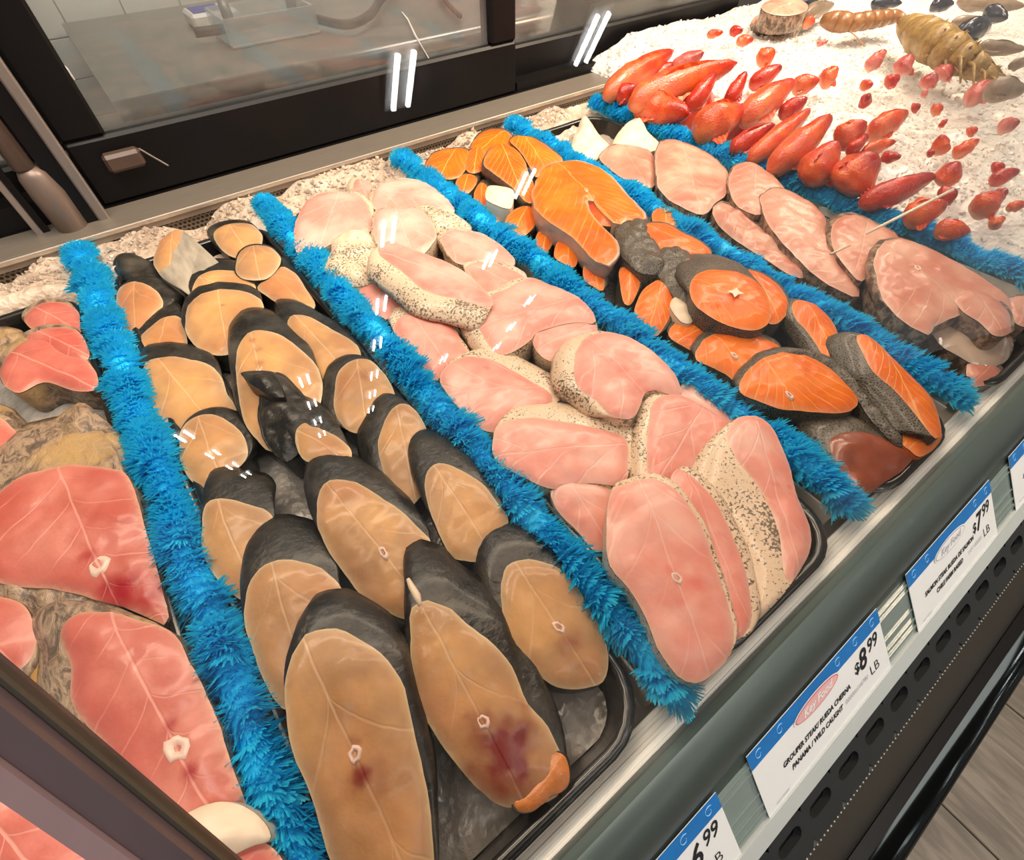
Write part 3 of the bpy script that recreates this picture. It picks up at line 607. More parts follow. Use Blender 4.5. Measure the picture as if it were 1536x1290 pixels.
def steak(kind, label, fr, pts, z=0., slope=(0, .22), off=(0, -20), drop=.030, bone=None, blood=(), bulge=.005, fmat=None, smat=None, step=.0036, N=56, axis=None, endscale=None, spow=1, name=None, cat=None, wav=.0019, tint=0):
    SEED[0] += 1; sd = SEED[0]*7.3; endscale = (1.04 if kind == 'king' else .96) if endscale is None else endscale; drop = min(drop, .010 if kind == 'king' else .014)
    if kind == 'king': off = (off[0]*1.22, off[1]*1.32)
    if kind in ('grou', 'snap'): off = (off[0]*1.15, off[1]*1.15)
    nm, ct, fm, sm, grp = KIND[kind]; fm = fmat or fm; sm = smat or sm
    px = [tp(fr, p) for p in pts]; px = catmull(px, 6); sc_ = FR[fr][2]; offp = (off[0]/sc_, off[1]/sc_)
    c = px.mean(0); C = P(c[0], c[1], z)
    def onplane(u, v):   # plane z = z + sx*(X-Cx) + sy*(Y-Cy)
        d = ray(u, v); o_ = np.array([0, 0, CAMZ]); den = d[2]-slope[0]*d[0]-slope[1]*d[1]
        t = (z-CAMZ+slope[0]*(0-C[0])+slope[1]*(0-C[1]))/den; return o_+d*t
    ring = resample(np.array([onplane(*q) for q in px]), N)
    cc0 = ring.mean(0); ring = ring+(ring-cc0)*np.array([[.035*noise.noise(Vector((p[0]*55, p[1]*55, sd)))+.015*noise.noise(Vector((p[0]*160, p[1]*160, sd)))] for p in ring])
    R2 = ring[:, :2]; mn, mx = R2.min(0), R2.max(0)
    gx = np.arange(mn[0], mx[0], step); gy = np.arange(mn[1], mx[1], step*.87); g = np.array([(x+(step/2 if j % 2 else 0), y) for j, y in enumerate(gy) for x in gx])
    g = g+rng.normal(scale=step*.06, size=g.shape); g = g[inside(g, R2)]
    if len(g): g = g[seg_dist(g, R2) > step*.75]
    inset = R2+0
    # two inset rings give the cut its rounded fat edge
    nrm = np.roll(R2, -1, 0)-np.roll(R2, 1, 0); nrm = np.stack([-nrm[:, 1], nrm[:, 0]], 1); nrm /= np.linalg.norm(nrm, axis=1)[:, None]+1e-9
    ar = .5*np.sum(R2[:, 0]*np.roll(R2[:, 1], -1)-np.roll(R2[:, 0], -1)*R2[:, 1])
    if ar < 0: nrm = -nrm
    ins = R2+nrm*.0014; ins = ins[inside(ins, R2)]; ins = ins[seg_dist(ins, R2) > .0009]
    allp = np.vstack([R2, ins, g]) if len(g) else np.vstack([R2, ins])
    vs, es, fs, ov, oe, of = delaunay_2d_cdt([Vector(p) for p in allp], [(i, (i+1) % N) for i in range(N)], [list(range(N))], 1, 1e-7)
    V2 = np.array([tuple(v) for v in vs]); d = seg_dist(V2, R2)
    zz = z+slope[0]*(V2[:, 0]-C[0])+slope[1]*(V2[:, 1]-C[1])
    zz = zz+bulge*(1-np.exp(-d/.007))
    zz = zz+np.array([wav*min(1, dd/.006)*(noise.noise(Vector((p[0]*38+sd, p[1]*38, 0)))+.5*noise.noise(Vector((p[0]*95, p[1]*95+sd, 1)))) for p, dd in zip(V2, d)])
    # uv frame
    if bone is not None: bu, bv = tp(fr, bone); B = onplane(bu, bv)[:2]
    else: B = R2.mean(0)
    if axis is not None: q = tp(fr, axis); ax = onplane(*q)[:2]-B
    else:
        cv = np.cov((R2-R2.mean(0)).T); wv, ev = np.linalg.eigh(cv); ax = ev[:, 1]
        if ax[1] < 0: ax = -ax
    ax = ax/np.linalg.norm(ax); ac = np.array([ax[1], -ax[0]]); rel = V2-B; uv = np.stack([rel@ac*10, rel@ax*10], 1)
    m = np.zeros((len(V2), 4)); m[:, 3] = np.exp(-d/(.011 if kind != 'snap' else .02)); m[:, 0] = np.exp(-d/.0016)
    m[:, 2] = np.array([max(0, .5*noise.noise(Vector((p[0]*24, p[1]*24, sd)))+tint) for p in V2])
    for (bx, by, br, bs) in blood:
        q = onplane(*tp(fr, (bx, by)))[:2]; rr = br/sc_*.00052; dd = np.linalg.norm(V2-q, axis=1); dn = np.array([noise.noise(Vector((p[0]*130, p[1]*130, sd))) for p in V2])
        m[:, 1] = np.maximum(m[:, 1], bs*np.clip(1.25-dd/rr+dn*.6, 0, 1))
    V = np.column_stack([V2, zz]); base_z = min(zz.min(), z-drop)-.002
    root = empty(name or nm, (float(C[0]), float(C[1]), float(max(-.052, base_z))), label, cat or ct, grp)
    tri = [tuple(f) for f in fs]
    fixed = []
    for f in tri:
        a_, b_, c_ = V2[f[0]], V2[f[1]], V2[f[2]]
        fixed.append(f if (b_[0]-a_[0])*(c_[1]-a_[1])-(b_[1]-a_[1])*(c_[0]-a_[0]) > 0 else f[::-1])
    mesh('flesh', V, fixed, fm, root, True, uv=uv, col=m)
    # skin body: loft from the cut outline back to the far cut
    E0 = P(c[0]+offp[0], c[1]+offp[1], z-drop); dv = E0-C; K = 6; rings = []
    rc = ring.mean(0); per = np.r_[0, np.cumsum(np.linalg.norm(np.diff(ring, axis=0), axis=1))]
    for k in range(K+1):
        t_ = k/K; s_ = 1+(endscale-1)*t_+.035*math.sin(math.pi*t_); q = rc+dv*t_+(ring-rc)*s_
        q[:, 2] = rc[2]+dv[2]*t_+(ring[:, 2]-rc[2])*(1-.35*t_)+.004*math.sin(math.pi*t_)
        if 0 < k: q = q+np.array([[noise.noise(Vector((p[0]*30, p[1]*30, sd+k*.3)))*.0016, noise.noise(Vector((p[0]*30+9, p[1]*30, sd)))*.0016, 0] for p in q])
        rings.append(q)
    SV = np.vstack(rings); SF = []
    sgn = 1 if ar > 0 else -1
    for k in range(K):
        for i in range(N):
            f = (k*N+i, (k+1)*N+i, (k+1)*N+(i+1) % N, k*N+(i+1) % N); SF.append(f if sgn > 0 else f[::-1])
    endc = rings[-1].mean(0)[None]; SV = np.vstack([SV, endc]); e0 = K*N
    for i in range(N): SF.append((e0+i, len(SV)-1, e0+(i+1) % N) if sgn > 0 else (e0+(i+1) % N, len(SV)-1, e0+i))
    # the flank below the cut, down to what the piece lies on
    flo = max(-.040, min(ring[:, 2].min()-.006, z-.034)); n0 = len(SV); FL = []
    for k, (sh, hz) in enumerate(((.999, .0), (1.0, .35), (.97, .8), (.92, 1.))):
        q = rc+(ring-rc)*sh; q[:, 2] = ring[:, 2]-.0008+(flo-ring[:, 2])*hz; FL.append(q)
    SV = np.vstack([SV]+FL)
    for k in range(3):
        for i in range(N):
            f = (n0+k*N+i, n0+(k+1)*N+i, n0+(k+1)*N+(i+1) % N, n0+k*N+(i+1) % N); SF.append(f if sgn > 0 else f[::-1])
    SF.append(tuple(n0+3*N+i for i in (range(N) if sgn < 0 else range(N-1, -1, -1))))
    suv = np.array([(per[i]*10, k/K) for k in range(K+1) for i in range(N)]+[(0, 1)]+[(per[i]*10, .3*k) for k in range(4) for i in range(N)])
    mesh('skin', SV, SF, sm, root, True, uv=suv)
    if bone is not None and fm not in (S_KING, S_GROU, S_SALM, S_SNAP, S_PALE):
        rad = .0036 if kind != 'snap' else .0065
        if kind == 'salm': rad = .0032
        zb = z+slope[0]*(B[0]-C[0])+slope[1]*(B[1]-C[1])+bulge-.0008
        BV = []; n = 14; cols = []
        for rr, hh, hole in ((1.25, -.0012, 0), (1.05, .0012, 0), (.75, .0017, 0), (.42, .0008, .6), (.2, -.0002, 1)):
            for i in range(n):
                a_ = 2*math.pi*i/n; w_ = rad*rr*(1+.22*math.sin(2*a_+sd)+.12*math.sin(5*a_+sd)); BV.append((B[0]+w_*math.cos(a_)*.8*ac[0]+w_*math.sin(a_)*1.25*ax[0], B[1]+w_*math.cos(a_)*.8*ac[1]+w_*math.sin(a_)*1.25*ax[1], zb+hh)); cols.append((0, hole*(.9 if kind != 'snap' else .15), 0, 1))
        BF = [(k*n+i, k*n+(i+1) % n, (k+1)*n+(i+1) % n, (k+1)*n+i) for k in range(4) for i in range(n)]+[tuple(4*n+i for i in range(n))]
        mesh('backbone', BV, BF, M_BONE, root, True, col=cols)
    return root

def lump(kind, label, fr, pts, z=0., **k):
    """a piece that turns only its skin to the viewer"""
    k.setdefault('bulge', .009); k.setdefault('wav', .006); k.setdefault('off', (0, 0)); km = {'king': S_KING, 'grou': S_GROU, 'salm': S_SALM, 'snap': S_SNAP, 'pale': S_PALE}[kind]
    k.setdefault('fmat', km); return steak(kind, label, fr, pts, z, **k)
# ---- kingfish tray, from the front to the back (outlines are in crop coordinates, put on tilted planes in the tray)
K = 'king'
steak(K, 'largest kingfish steak at the front left of its tray, running out of the photo bottom', 'B', [(283,690),(300,610),(345,548),(400,533),(470,540),(540,575),(610,630),(660,705),(695,820),(725,950),(752,1110),(768,1290),(760,1420),(640,1480),(520,1440),(430,1290),(372,1110),(312,960),(282,820)], .022, (0,.18), (22,-128), .05, bone=(515,945), blood=[(540,1012,24,1.1),(512,905,12,.8),(590,1000,70,.3),(640,1150,60,.12)], axis=(350,580))
steak(K, 'long kingfish steak with a torn orange belly end at the tray front', 'B', [(688,560),(690,490),(718,450),(755,443),(820,470),(890,525),(980,600),(1035,680),(1075,780),(1140,850),(1185,940),(1212,1020),(1165,1080),(1090,1122),(1010,1128),(945,1085),(850,985),(770,880),(712,770),(692,660)], .008, (0,.18), (-35,-190), .048, bone=(930,840), blood=[(1005,935,85,1.2),(960,915,70,.9),(940,1000,70,.6),(1060,1030,90,.55),(1130,1060,80,.4),(1180,1010,50,.3)], axis=(740,480))
steak(K, 'kingfish steak with a small round backbone hole at the front right of its tray', 'B', [(992,470),(988,390),(1005,325),(1060,303),(1130,313),(1195,345),(1240,400),(1285,480),(1325,560),(1337,650),(1318,712),(1235,727),(1150,712),(1080,655),(1020,575),(1000,520)], .0, (0,.15), (-95,-130), .042, bone=(1175,533), blood=[(1215,585,40,.6),(1175,533,10,.8),(1240,640,60,.18)], axis=(1040,330))
steak(K, 'yellowish kingfish steak, second back along the right side of its tray', 'B', [(737,60),(750,5),(790,-12),(860,15),(930,60),(975,120),(1010,170),(990,260),(930,310),(860,310),(820,290),(775,200),(748,120)], .004, (.0,.15), (-60,-105), .04, axis=(770,0))
steak(K, 'big golden kingfish steak in the middle of its tray, just behind the torn one', 'B', [(382,140),(395,70),(440,42),(510,50),(590,98),(660,148),(720,205),(765,255),(760,330),(730,430),(690,500),(620,480),(540,432),(470,345),(415,265),(388,200)], .006, (0,.15), (-45,-105), .045, bone=(605,290), axis=(420,60))
steak(K, 'kingfish steak behind the largest one, white fin stub on its dark skin', 'B', [(148,460),(160,390),(195,330),(250,308),(330,312),(400,340),(465,405),(430,470),(400,560),(370,680),(330,790),(285,800),(240,760),(200,680),(168,590),(150,530)], .004, (0,.15), (-8,-135), .045, axis=(240,320))
steak(K, 'kingfish steak with crossing pale lines beside the leftmost blue divider', 'B', [(6,200),(20,125),(70,106),(140,118),(215,145),(245,190),(215,270),(180,380),(150,440),(95,408),(35,340),(8,270)], .0, (0,.12), (10,-95), .042, axis=(60,110))
steak(K, 'round kingfish steak half under the crossed-line one at the left of its tray', 'A', [(318,930),(330,870),(375,825),(440,810),(505,828),(555,870),(590,925),(592,985),(550,1040),(480,1090),(420,1115),(365,1075),(330,1010)], -.006, (0,.12), (45,-25), .036)
steak(K, 'kingfish steak with a closed belly slit in the right half of its tray', 'A', [(1122,950),(1132,880),(1165,810),(1210,772),(1262,785),(1310,850),(1340,930),(1345,1040),(1300,1130),(1240,1192),(1195,1140),(1150,1060)], -.002, (0,.15), (-75,-40), .04, axis=(1200,780))
lump(K, 'small dark-skinned kingfish tail piece lying on the middle steaks', 'A', [(650,760),(655,700),(700,655),(750,665),(800,720),(870,790),(930,830),(960,900),(900,960),(820,950),(780,985),(740,1000),(690,950),(650,860)], .004, slope=(0,.1), drop=.04)
steak(K, 'small pinkish kingfish cut under the dark tail piece in mid-tray', 'A', [(790,930),(795,870),(830,843),(890,868),(960,905),(1010,955),(1000,1000),(920,1010),(830,1000)], .010, (0,.1), (-60,-110), .04)
lump(K, 'curled brown belly flap lying over the split kingfish steak', 'A', [(580,660),(640,648),(700,655),(725,690),(740,740),(690,735),(630,700)], .022, slope=(0,0), drop=.012, bulge=.004, smat=S_KING)
steak(K, 'tall kingfish steak split by a dark slit in the middle of its tray', 'A', [(548,600),(560,535),(590,485),(640,468),(720,488),(800,538),(870,608),(895,670),(890,760),(850,860),(760,950),(690,960),(640,925),(590,855),(560,750)], .0, (0,.15), (-35,-95), .045, bone=(650,640), blood=[(640,560,22,.55),(655,620,22,.5),(620,520,18,.5)], axis=(610,480))
steak(K, 'broad kingfish steak by the leftmost blue divider behind the round one', 'A', [(172,660),(182,612),(225,585),(300,577),(380,590),(450,620),(492,662),(510,720),(550,790),(560,850),(480,900),(400,920),(320,895),(255,850),(212,780),(185,710)], -.008, (0,.12), (-12,-60), .038, blood=[(255,598,16,.3)], axis=(240,590))
steak(K, 'kingfish steak with silvery ribs showing at the right, beside the blue divider', 'A', [(945,720),(955,655),(990,610),(1050,583),(1110,605),(1165,670),(1190,740),(1170,820),(1100,880),(1010,885),(960,830),(942,770)], -.004, (0,.12), (-48,-12), .036, blood=[(1070,665,36,.35)])
steak(K, 'golden kingfish steak near the blue divider right of the split one', 'A', [(752,455),(765,418),(800,408),(860,425),(930,465),(1000,505),(1045,545),(1052,590),(1000,640),(920,690),(880,660),(820,560),(775,500)], -.004, (0,.12), (-52,-62), .036, blood=[(870,530,10,.4)])
steak(K, 'olive yellow kingfish end piece under the divider tip', 'A', [(635,300),(690,250),(735,215),(790,245),(835,310),(868,370),(830,400),(760,385),(690,345)], -.010, (0,.12), (-10,-40), .03, tint=.25)
steak(K, 'front cut of the paired kingfish steaks near the tray back', 'A', [(345,440),(355,375),(400,330),(470,308),(550,308),(615,325),(655,360),(660,430),(610,500),(540,560),(470,575),(400,545),(355,500)], -.004, (0,.12), (-8,-28), .034, blood=[(500,385,14,.8)])
steak(K, 'rear cut of the paired kingfish steaks near the tray back', 'A', [(372,330),(385,270),(430,238),(500,228),(570,240),(615,272),(630,320),(600,370),(500,380),(410,380)], -.006, (0,.12), (-18,-42), .03, blood=[(505,297,16,.6)])
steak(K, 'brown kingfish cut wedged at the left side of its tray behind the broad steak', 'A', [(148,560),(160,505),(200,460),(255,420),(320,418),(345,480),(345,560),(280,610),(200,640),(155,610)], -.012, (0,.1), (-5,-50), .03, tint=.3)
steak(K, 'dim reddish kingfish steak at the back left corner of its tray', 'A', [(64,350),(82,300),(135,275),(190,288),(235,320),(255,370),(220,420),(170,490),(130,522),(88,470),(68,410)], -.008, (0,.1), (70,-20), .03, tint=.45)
lump(K, 'dark kingfish tail tip furthest back at the left of its tray', 'A', [(64,215),(85,175),(140,168),(190,190),(245,250),(240,290),(160,280),(90,265)], -.010, slope=(0,.1), drop=.03)
steak(K, 'upright kingfish steak with bright silver skin at the tray back', 'A', [(216,185),(240,115),(295,72),(340,74),(345,150),(335,230),(325,305),(270,275),(228,230)], .0, (.0,.12), (150,105), .034, smat=S_SILV, axis=(300,80), endscale=.75)
steak(K, 'kingfish steak touching the grill at the back right of its tray', 'A', [(458,80),(495,52),(560,38),(620,50),(655,95),(640,150),(590,190),(520,170),(475,130)], -.006, (0,.1), (-20,-5), .03)
steak(K, 'tan kingfish steak just in front of the grill-side one', 'A', [(547,210),(565,155),(620,130),(685,138),(728,182),(712,230),(670,268),(600,270),(556,250)], .0, (0,.1), (6,12), .03)

lump(K, 'torn orange belly shred at the lower end of the bloody kingfish steak', 'B', [(1030,1095),(1085,1050),(1125,1000),(1150,940),(1195,950),(1214,1015),(1195,1065),(1150,1085),(1100,1128),(1050,1130)], -.001, slope=(0,.15), drop=.01, bulge=.006, fmat=simple('torn_orange_belly', (.70, .22, .05), .35, var=.45, scale=110, bump=.6, coat=.3), wav=.004, name='fish_trim', cat='fish piece')

# ---- grouper tray
G = 'grou'
steak(G, 'biggest pink grouper steak standing at the front of its tray', 'D', [(578,720),(588,640),(622,598),(690,578),(760,588),(825,632),(872,700),(912,790),(942,890),(972,980),(990,1060),(978,1140),(932,1205),(870,1237),(800,1200),(740,1110),(695,1000),(640,920),(592,850)], .022, (0,.10), (0,-26), .05, bone=(800,905), blood=[(865,915,34,.5),(815,985,14,.4),(775,880,12,.5)], axis=(690,600))
steak(G, 'narrow reddish grouper cut between the biggest steak and the speckled skin', 'D', [(788,570),(812,542),(860,570),(915,625),(960,700),(1000,790),(1035,900),(1050,1010),(1030,1080),(990,1095),(975,1000),(950,900),(910,800),(850,690),(800,620)], .016, (.0,.08), (30,-10), .05, blood=[(985,830,30,.35),(940,760,16,.3),(1000,900,20,.3)], tint=.45)
steak(G, 'grouper steak at the right front showing a broad speckled skin band', 'D', [(970,440),(1000,388),(1060,376),(1112,408),(1145,470),(1172,540),(1195,630),(1232,720),(1238,800),(1205,870),(1165,912),(1148,850),(1138,760),(1110,680),(1060,590),(1000,515)], .014, (0,.08), (-120,118), .018, blood=[(1120,605,10,.7),(1165,610,10,.7),(1120,640,60,.15)], endscale=1.0, axis=(1050,380))
steak(G, 'small grouper steak with a speckled top edge beside the blue divider', 'D', [(398,620),(420,578),(490,580),(570,600),(600,640),(600,720),(580,800),(540,810),(490,750),(430,690)], -.004, (0,.1), (20,-52), .034)
steak(G, 'grouper steak with a creamy yellow side in the right half of its tray', 'D', [(716,400),(735,325),(795,298),(870,330),(940,368),(985,402),(1000,460),(960,520),(880,560),(790,590),(718,590),(708,500)], .008, (.05,.1), (-68,6), .036, blood=[(740,520,24,.3)])
steak(G, 'wide flat grouper steak in mid-tray with speckled skin along its top', 'D', [(212,480),(222,420),(258,390),(340,378),(440,392),(540,410),(630,438),(650,470),(650,560),(620,600),(540,590),(480,600),(420,610),(390,606),(310,570),(238,530)], .004, (0,.1), (42,-66), .036, blood=[(430,440,60,.12)], axis=(640,470))
steak(G, 'smooth round grouper steak with a bloody notch on its right edge', 'D', [(474,245),(480,180),(505,128),(565,104),(640,114),(705,150),(765,200),(805,250),(822,295),(800,310),(735,290),(700,305),(690,345),(655,384),(600,375),(540,325),(490,285)], .018, (0,.1), (-76,10), .036, blood=[(725,298,30,1),(605,205,16,.25)])
steak(G, 'pale grouper slice under the notched steak by the right blue divider', 'D', [(815,300),(835,272),(890,300),(960,355),(1010,400),(1000,450),(920,430),(850,370)], .0, (0,.1), (-5,-5), .034)
steak(G, 'broad grouper steak left of centre with a red streak at its top', 'C', [(688,950),(725,885),(800,856),(880,858),(960,885),(1060,940),(1160,1000),(1200,1040),(1180,1100),(1080,1150),(980,1190),(930,1195),(860,1170),(780,1090),(715,1015)], .004, (0,.1), (70,-46), .034, blood=[(905,915,20,.6)], axis=(1150,1000))
steak(G, 'grouper steak pressed against the left blue divider with a dark skin corner', 'C', [(480,720),(515,672),(600,655),(680,672),(745,708),(785,790),(830,860),(760,900),(700,945),(650,975),(598,885),(540,820),(495,765)], .0, (0,.1), (-34,-52), .034, blood=[(690,860,20,.3),(580,690,20,.25)])
steak(G, 'large smooth grouper steak filling the middle right of its tray', 'C', [(835,650),(885,640),(925,572),(1000,545),(1090,498),(1200,538),(1300,578),(1365,640),(1395,705),(1320,700),(1230,712),(1130,745),(1095,785),(1020,835),(955,850),(900,790),(855,710)], .008, (0,.1), (-82,20), .036, blood=[(1070,720,30,.25)], axis=(1300,600))
steak(G, 'grouper steak tucked under the large smooth one beside the notched steak', 'C', [(1098,760),(1140,735),(1210,700),(1310,690),(1385,712),(1390,780),(1330,820),(1250,860),(1190,880),(1130,840)], .0, (0,.1), (0,-8), .034, blood=[(1300,690,16,.4)])
steak(G, 'peach grouper steak with a long speckled skin band running down its left', 'C', [(415,355),(470,335),(560,370),(640,398),(740,438),(820,488),(875,540),(925,600),(918,642),(845,618),(750,592),(665,575),(600,545),(540,490),(470,440),(420,400)], .024, (0,.06), (-48,92), .018, endscale=1.0, axis=(870,560))
steak(G, 'grouper steak with a fine seam at the right by the blue divider', 'C', [(800,455),(860,428),(950,438),(1045,480),(1085,510),(1060,560),(1000,590),(930,590),(880,550),(825,500)], .002, (0,.1), (-8,-14), .034)
steak(G, 'rosy grouper steak behind the seamed one along the right side', 'C', [(695,320),(730,288),(800,288),(880,305),(950,342),(1000,385),(1028,430),(990,470),(900,460),(820,450),(750,425),(712,370)], .004, (0,.1), (-24,6), .034, blood=[(860,330,30,.15)])
lump(G, 'strip of dark speckled grouper skin between the rear steaks', 'C', [(590,190),(650,180),(720,200),(790,245),(835,285),(790,300),(720,290),(670,300),(630,250)], .0, slope=(0,.1), drop=.03)
steak(G, 'square-edged grouper steak at the centre back of its tray', 'C', [(395,220),(430,190),(510,182),(595,188),(645,235),(675,290),(660,345),(615,395),(550,412),(480,398),(425,370),(392,310)], .012, (0,.1), (-12,20), .034, blood=[(440,170,16,.15)])
steak(G, 'coral grouper steak reaching the right divider at the tray back', 'C', [(385,140),(420,82),(500,58),(600,64),(680,108),(735,160),(758,205),(700,205),(600,195),(500,205),(430,210),(392,190)], .004, (0,.1), (-22,8), .034, blood=[(450,150,24,.2)])
steak(G, 'small grouper corner piece furthest back in its tray', 'C', [(295,110),(315,58),(380,75),(400,120),(370,150),(320,140)], -.002, (0,.1), (-30,4), .03)
steak(G, 'rounded grouper steak with a centre crease at the back left of its tray', 'C', [(32,320),(48,225),(88,160),(150,122),(235,112),(310,124),(362,162),(385,230),(375,295),(300,305),(235,315),(195,350),(120,390),(65,405),(38,375)], .008, (0,.1), (22,6), .036, blood=[(185,360,30,.5)], bone=None, axis=(215,200))
lump(G, 'cream speckled grouper skin flap folded over the left blue divider', 'C', [(165,465),(200,390),(205,340),(260,305),(340,298),(390,320),(420,400),(430,470),(390,520),(300,540),(220,505)], .006, slope=(0,.1), drop=.036)
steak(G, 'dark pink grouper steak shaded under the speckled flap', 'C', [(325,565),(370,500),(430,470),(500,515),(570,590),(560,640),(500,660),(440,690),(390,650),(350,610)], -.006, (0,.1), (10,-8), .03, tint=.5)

# ---- salmon tray
S = 'salm'
steak(S, 'horseshoe shaped salmon steak lying on top with its red belly gap', 'E', [(594,440),(600,360),(632,290),(700,246),(800,234),(900,258),(985,320),(1055,400),(1112,460),(1145,515),(1120,532),(1062,528),(1015,556),(965,520),(915,470),(885,425),(862,440),(875,490),(915,540),(965,590),(1008,640),(1012,700),(965,745),(900,735),(850,680),(780,610),(700,560),(622,500)], .022, (0,.05), (8,42), .016, bone=(855,398), blood=[(880,450,22,.6)], axis=(720,260), smat=simple('pinkish_salmon_skin', (.55, .38, .30), .3, var=.35, scale=80, coat=.3), endscale=.99)
steak(S, 'red belly lining showing through the gap of the horseshoe salmon steak', 'E', [(850,430),(900,410),(980,440),(1020,500),(1030,550),(980,560),(910,550),(870,500)], .016, (0,.05), (0,0), .03, blood=[(900,460,110,1)], tint=.6)
steak(S, 'salmon steak with a pale four-point backbone star', 'F', [(230,360),(245,310),(300,284),(390,283),(465,310),(525,360),(552,430),(545,495),(500,522),(430,522),(350,492),(280,450),(240,410)], .020, (0,.08), (-88,-88), .036, axis=(260,330))
steak(S, 'salmon steak lying behind the star-boned one', 'F', [(430,295),(500,290),(575,335),(628,410),(620,460),(570,500),(520,480),(480,400)], .008, (0,.08), (0,10), .034)
steak(S, 'broad salmon steak with curved white fat lines at the front of its tray', 'F', [(425,775),(440,715),(490,658),(560,623),(640,612),(722,636),(802,685),(865,748),(905,805),(870,850),(780,860),(680,850),(600,845),(500,810)], .008, (0,.1), (-50,-22), .036, bone=(620,800), axis=(560,700))
steak(S, 'salmon steak half hidden behind the broad fat-lined one', 'F', [(252,645),(268,580),(320,543),(400,528),(480,538),(555,570),(600,605),(580,680),(500,740),(420,740),(375,705),(310,670)], .0, (0,.1), (-36,-22), .034, bone=(400,640), axis=(330,560))
steak(S, 'small salmon steak against the left divider behind the half hidden one', 'F', [(142,545),(175,490),(240,466),(320,485),(370,530),(330,580),(270,620),(210,595)], -.006, (0,.1), (-20,-8), .03)
lump(S, 'pale rounded belly bone end sticking up among the salmon', 'F', [(148,430),(165,400),(200,405),(245,450),(235,495),(190,490)], .004, slope=(0,.1), drop=.03, fmat=M_FAT, smat=M_FAT, bulge=.006, name='fish_trim', cat='fish piece')
steak(S, 'orange sliver of a salmon steak between two dark skins', 'F', [(640,430),(655,402),(700,408),(750,435),(800,485),(830,560),(820,650),(775,640),(735,580),(690,520),(655,480)], .006, (0,.1), (-90,8), .036)
steak(S, 'salmon steak with dark netted skin at the right front of its tray', 'F', [(900,560),(935,543),(990,580),(1050,640),(1115,705),(1180,770),(1222,840),(1240,940),(1215,960),(1180,920),(1125,850),(1050,765),(975,700),(935,640)], .014, (.0,.08), (-165,-2), .030, axis=(1000,600))
lump(S, 'long grey salmon skin ridge between the broad and the netted steaks', 'F', [(560,640),(650,605),(750,625),(850,690),(940,790),(1030,880),(1090,960),(1060,990),(960,890),(900,800),(840,730),(760,670),(650,640)], .004, slope=(0,.1), drop=.036)
steak(S, 'dark red salmon steak under brown skin at the front edge of its tray', 'F', [(790,985),(830,945),(900,932),(985,950),(1065,990),(1130,1030),(1090,1085),(1010,1140),(930,1190),(880,1200),(850,1120)], -.004, (0,.12), (-150,-95), .034, endscale=1.1, fmat=simple('dark_red_salmon_meat', (.27, .060, .025), .3, var=.5, scale=50, bump=.3, coat=.3))
steak(S, 'small light orange salmon cube in the tray corner', 'F', [(1080,975),(1098,925),(1160,922),(1232,943),(1210,1000),(1155,1035),(1112,1008)], -.002, (0,.1), (0,10), .02, bulge=.003, smat=F_SALM, wav=.003)
lump(S, 'dark striped salmon skin roll right of the horseshoe steak', 'E', [(1000,590),(1020,545),(1095,522),(1160,540),(1185,620),(1240,700),(1250,780),(1180,800),(1100,780),(1030,700)], .012, slope=(0,.08), drop=.036)
steak(S, 'salmon steak beside the right divider behind the dark roll', 'E', [(1135,570),(1175,545),(1260,550),(1345,595),(1430,640),(1480,695),(1440,740),(1340,720),(1250,690),(1190,670)], .012, (0,.08), (-12,14), .034)
steak(S, 'small upright salmon end behind the dark roll', 'E', [(1182,510),(1200,478),(1240,470),(1285,482),(1312,540),(1290,590),(1210,570)], .004, (0,.08), (0,10), .034)
lump(S, 'black-brown salmon skin saddle behind the star-boned steak', 'E', [(1195,730),(1215,670),(1290,660),(1390,705),(1450,790),(1440,870),(1400,960),(1330,950),(1260,870),(1210,800)], .006, slope=(0,.08), drop=.036)
steak(S, 'narrow salmon wedge left of the dark saddle near the left divider', 'F', [(5,460),(22,390),(70,335),(130,325),(165,370),(160,440),(120,520),(85,550),(35,510)], .0, (0,.12), (40,-6), .034)
steak(S, 'slim salmon piece fifth in the row along the left divider', 'E', [(1020,790),(1050,760),(1105,765),(1128,820),(1110,890),(1075,950),(1040,930)], -.002, (0,.12), (22,-8), .034)
steak(S, 'salmon piece fourth in the row along the left divider', 'E', [(842,780),(855,705),(900,702),(940,745),(950,820),(940,880),(885,855),(850,830)], -.004, (0,.12), (30,-4), .034)
steak(S, 'oval salmon piece third in the row along the left divider', 'E', [(698,700),(712,645),(760,603),(812,620),(832,670),(815,735),(790,765),(740,742),(705,722)], .0, (0,.12), (40,0), .034)
steak(S, 'little salmon piece second in the row along the left divider', 'E', [(606,625),(625,583),(668,570),(702,590),(692,645),(655,692),(618,665)], -.004, (0,.12), (34,-4), .03)
steak(S, 'round salmon piece first in the row along the left divider', 'E', [(455,555),(470,505),(520,470),(575,464),(612,500),(600,560),(555,605),(510,610),(470,590)], .004, (0,.12), (46,10), .034)
steak(S, 'tiny orange salmon tip by the divider below the cream block', 'E', [(382,500),(395,472),(425,475),(440,510),(420,545),(395,530)], -.006, (0,.12), (16,0), .03)
lump(S, 'cream coloured rectangular fish belly block lying on the salmon', 'E', [(360,425),(372,368),(430,368),(490,385),(495,430),(482,474),(420,458)], .014, slope=(0,.1), drop=.03, off=(6,18), fmat=M_FAT, smat=M_FAT, bulge=.003, name='fish_trim', cat='fish piece')
steak(S, 'small salmon piece left of the cream block', 'E', [(210,345),(235,308),(285,302),(318,325),(300,370),(265,400),(225,382)], .0, (0,.1), (30,6), .03)
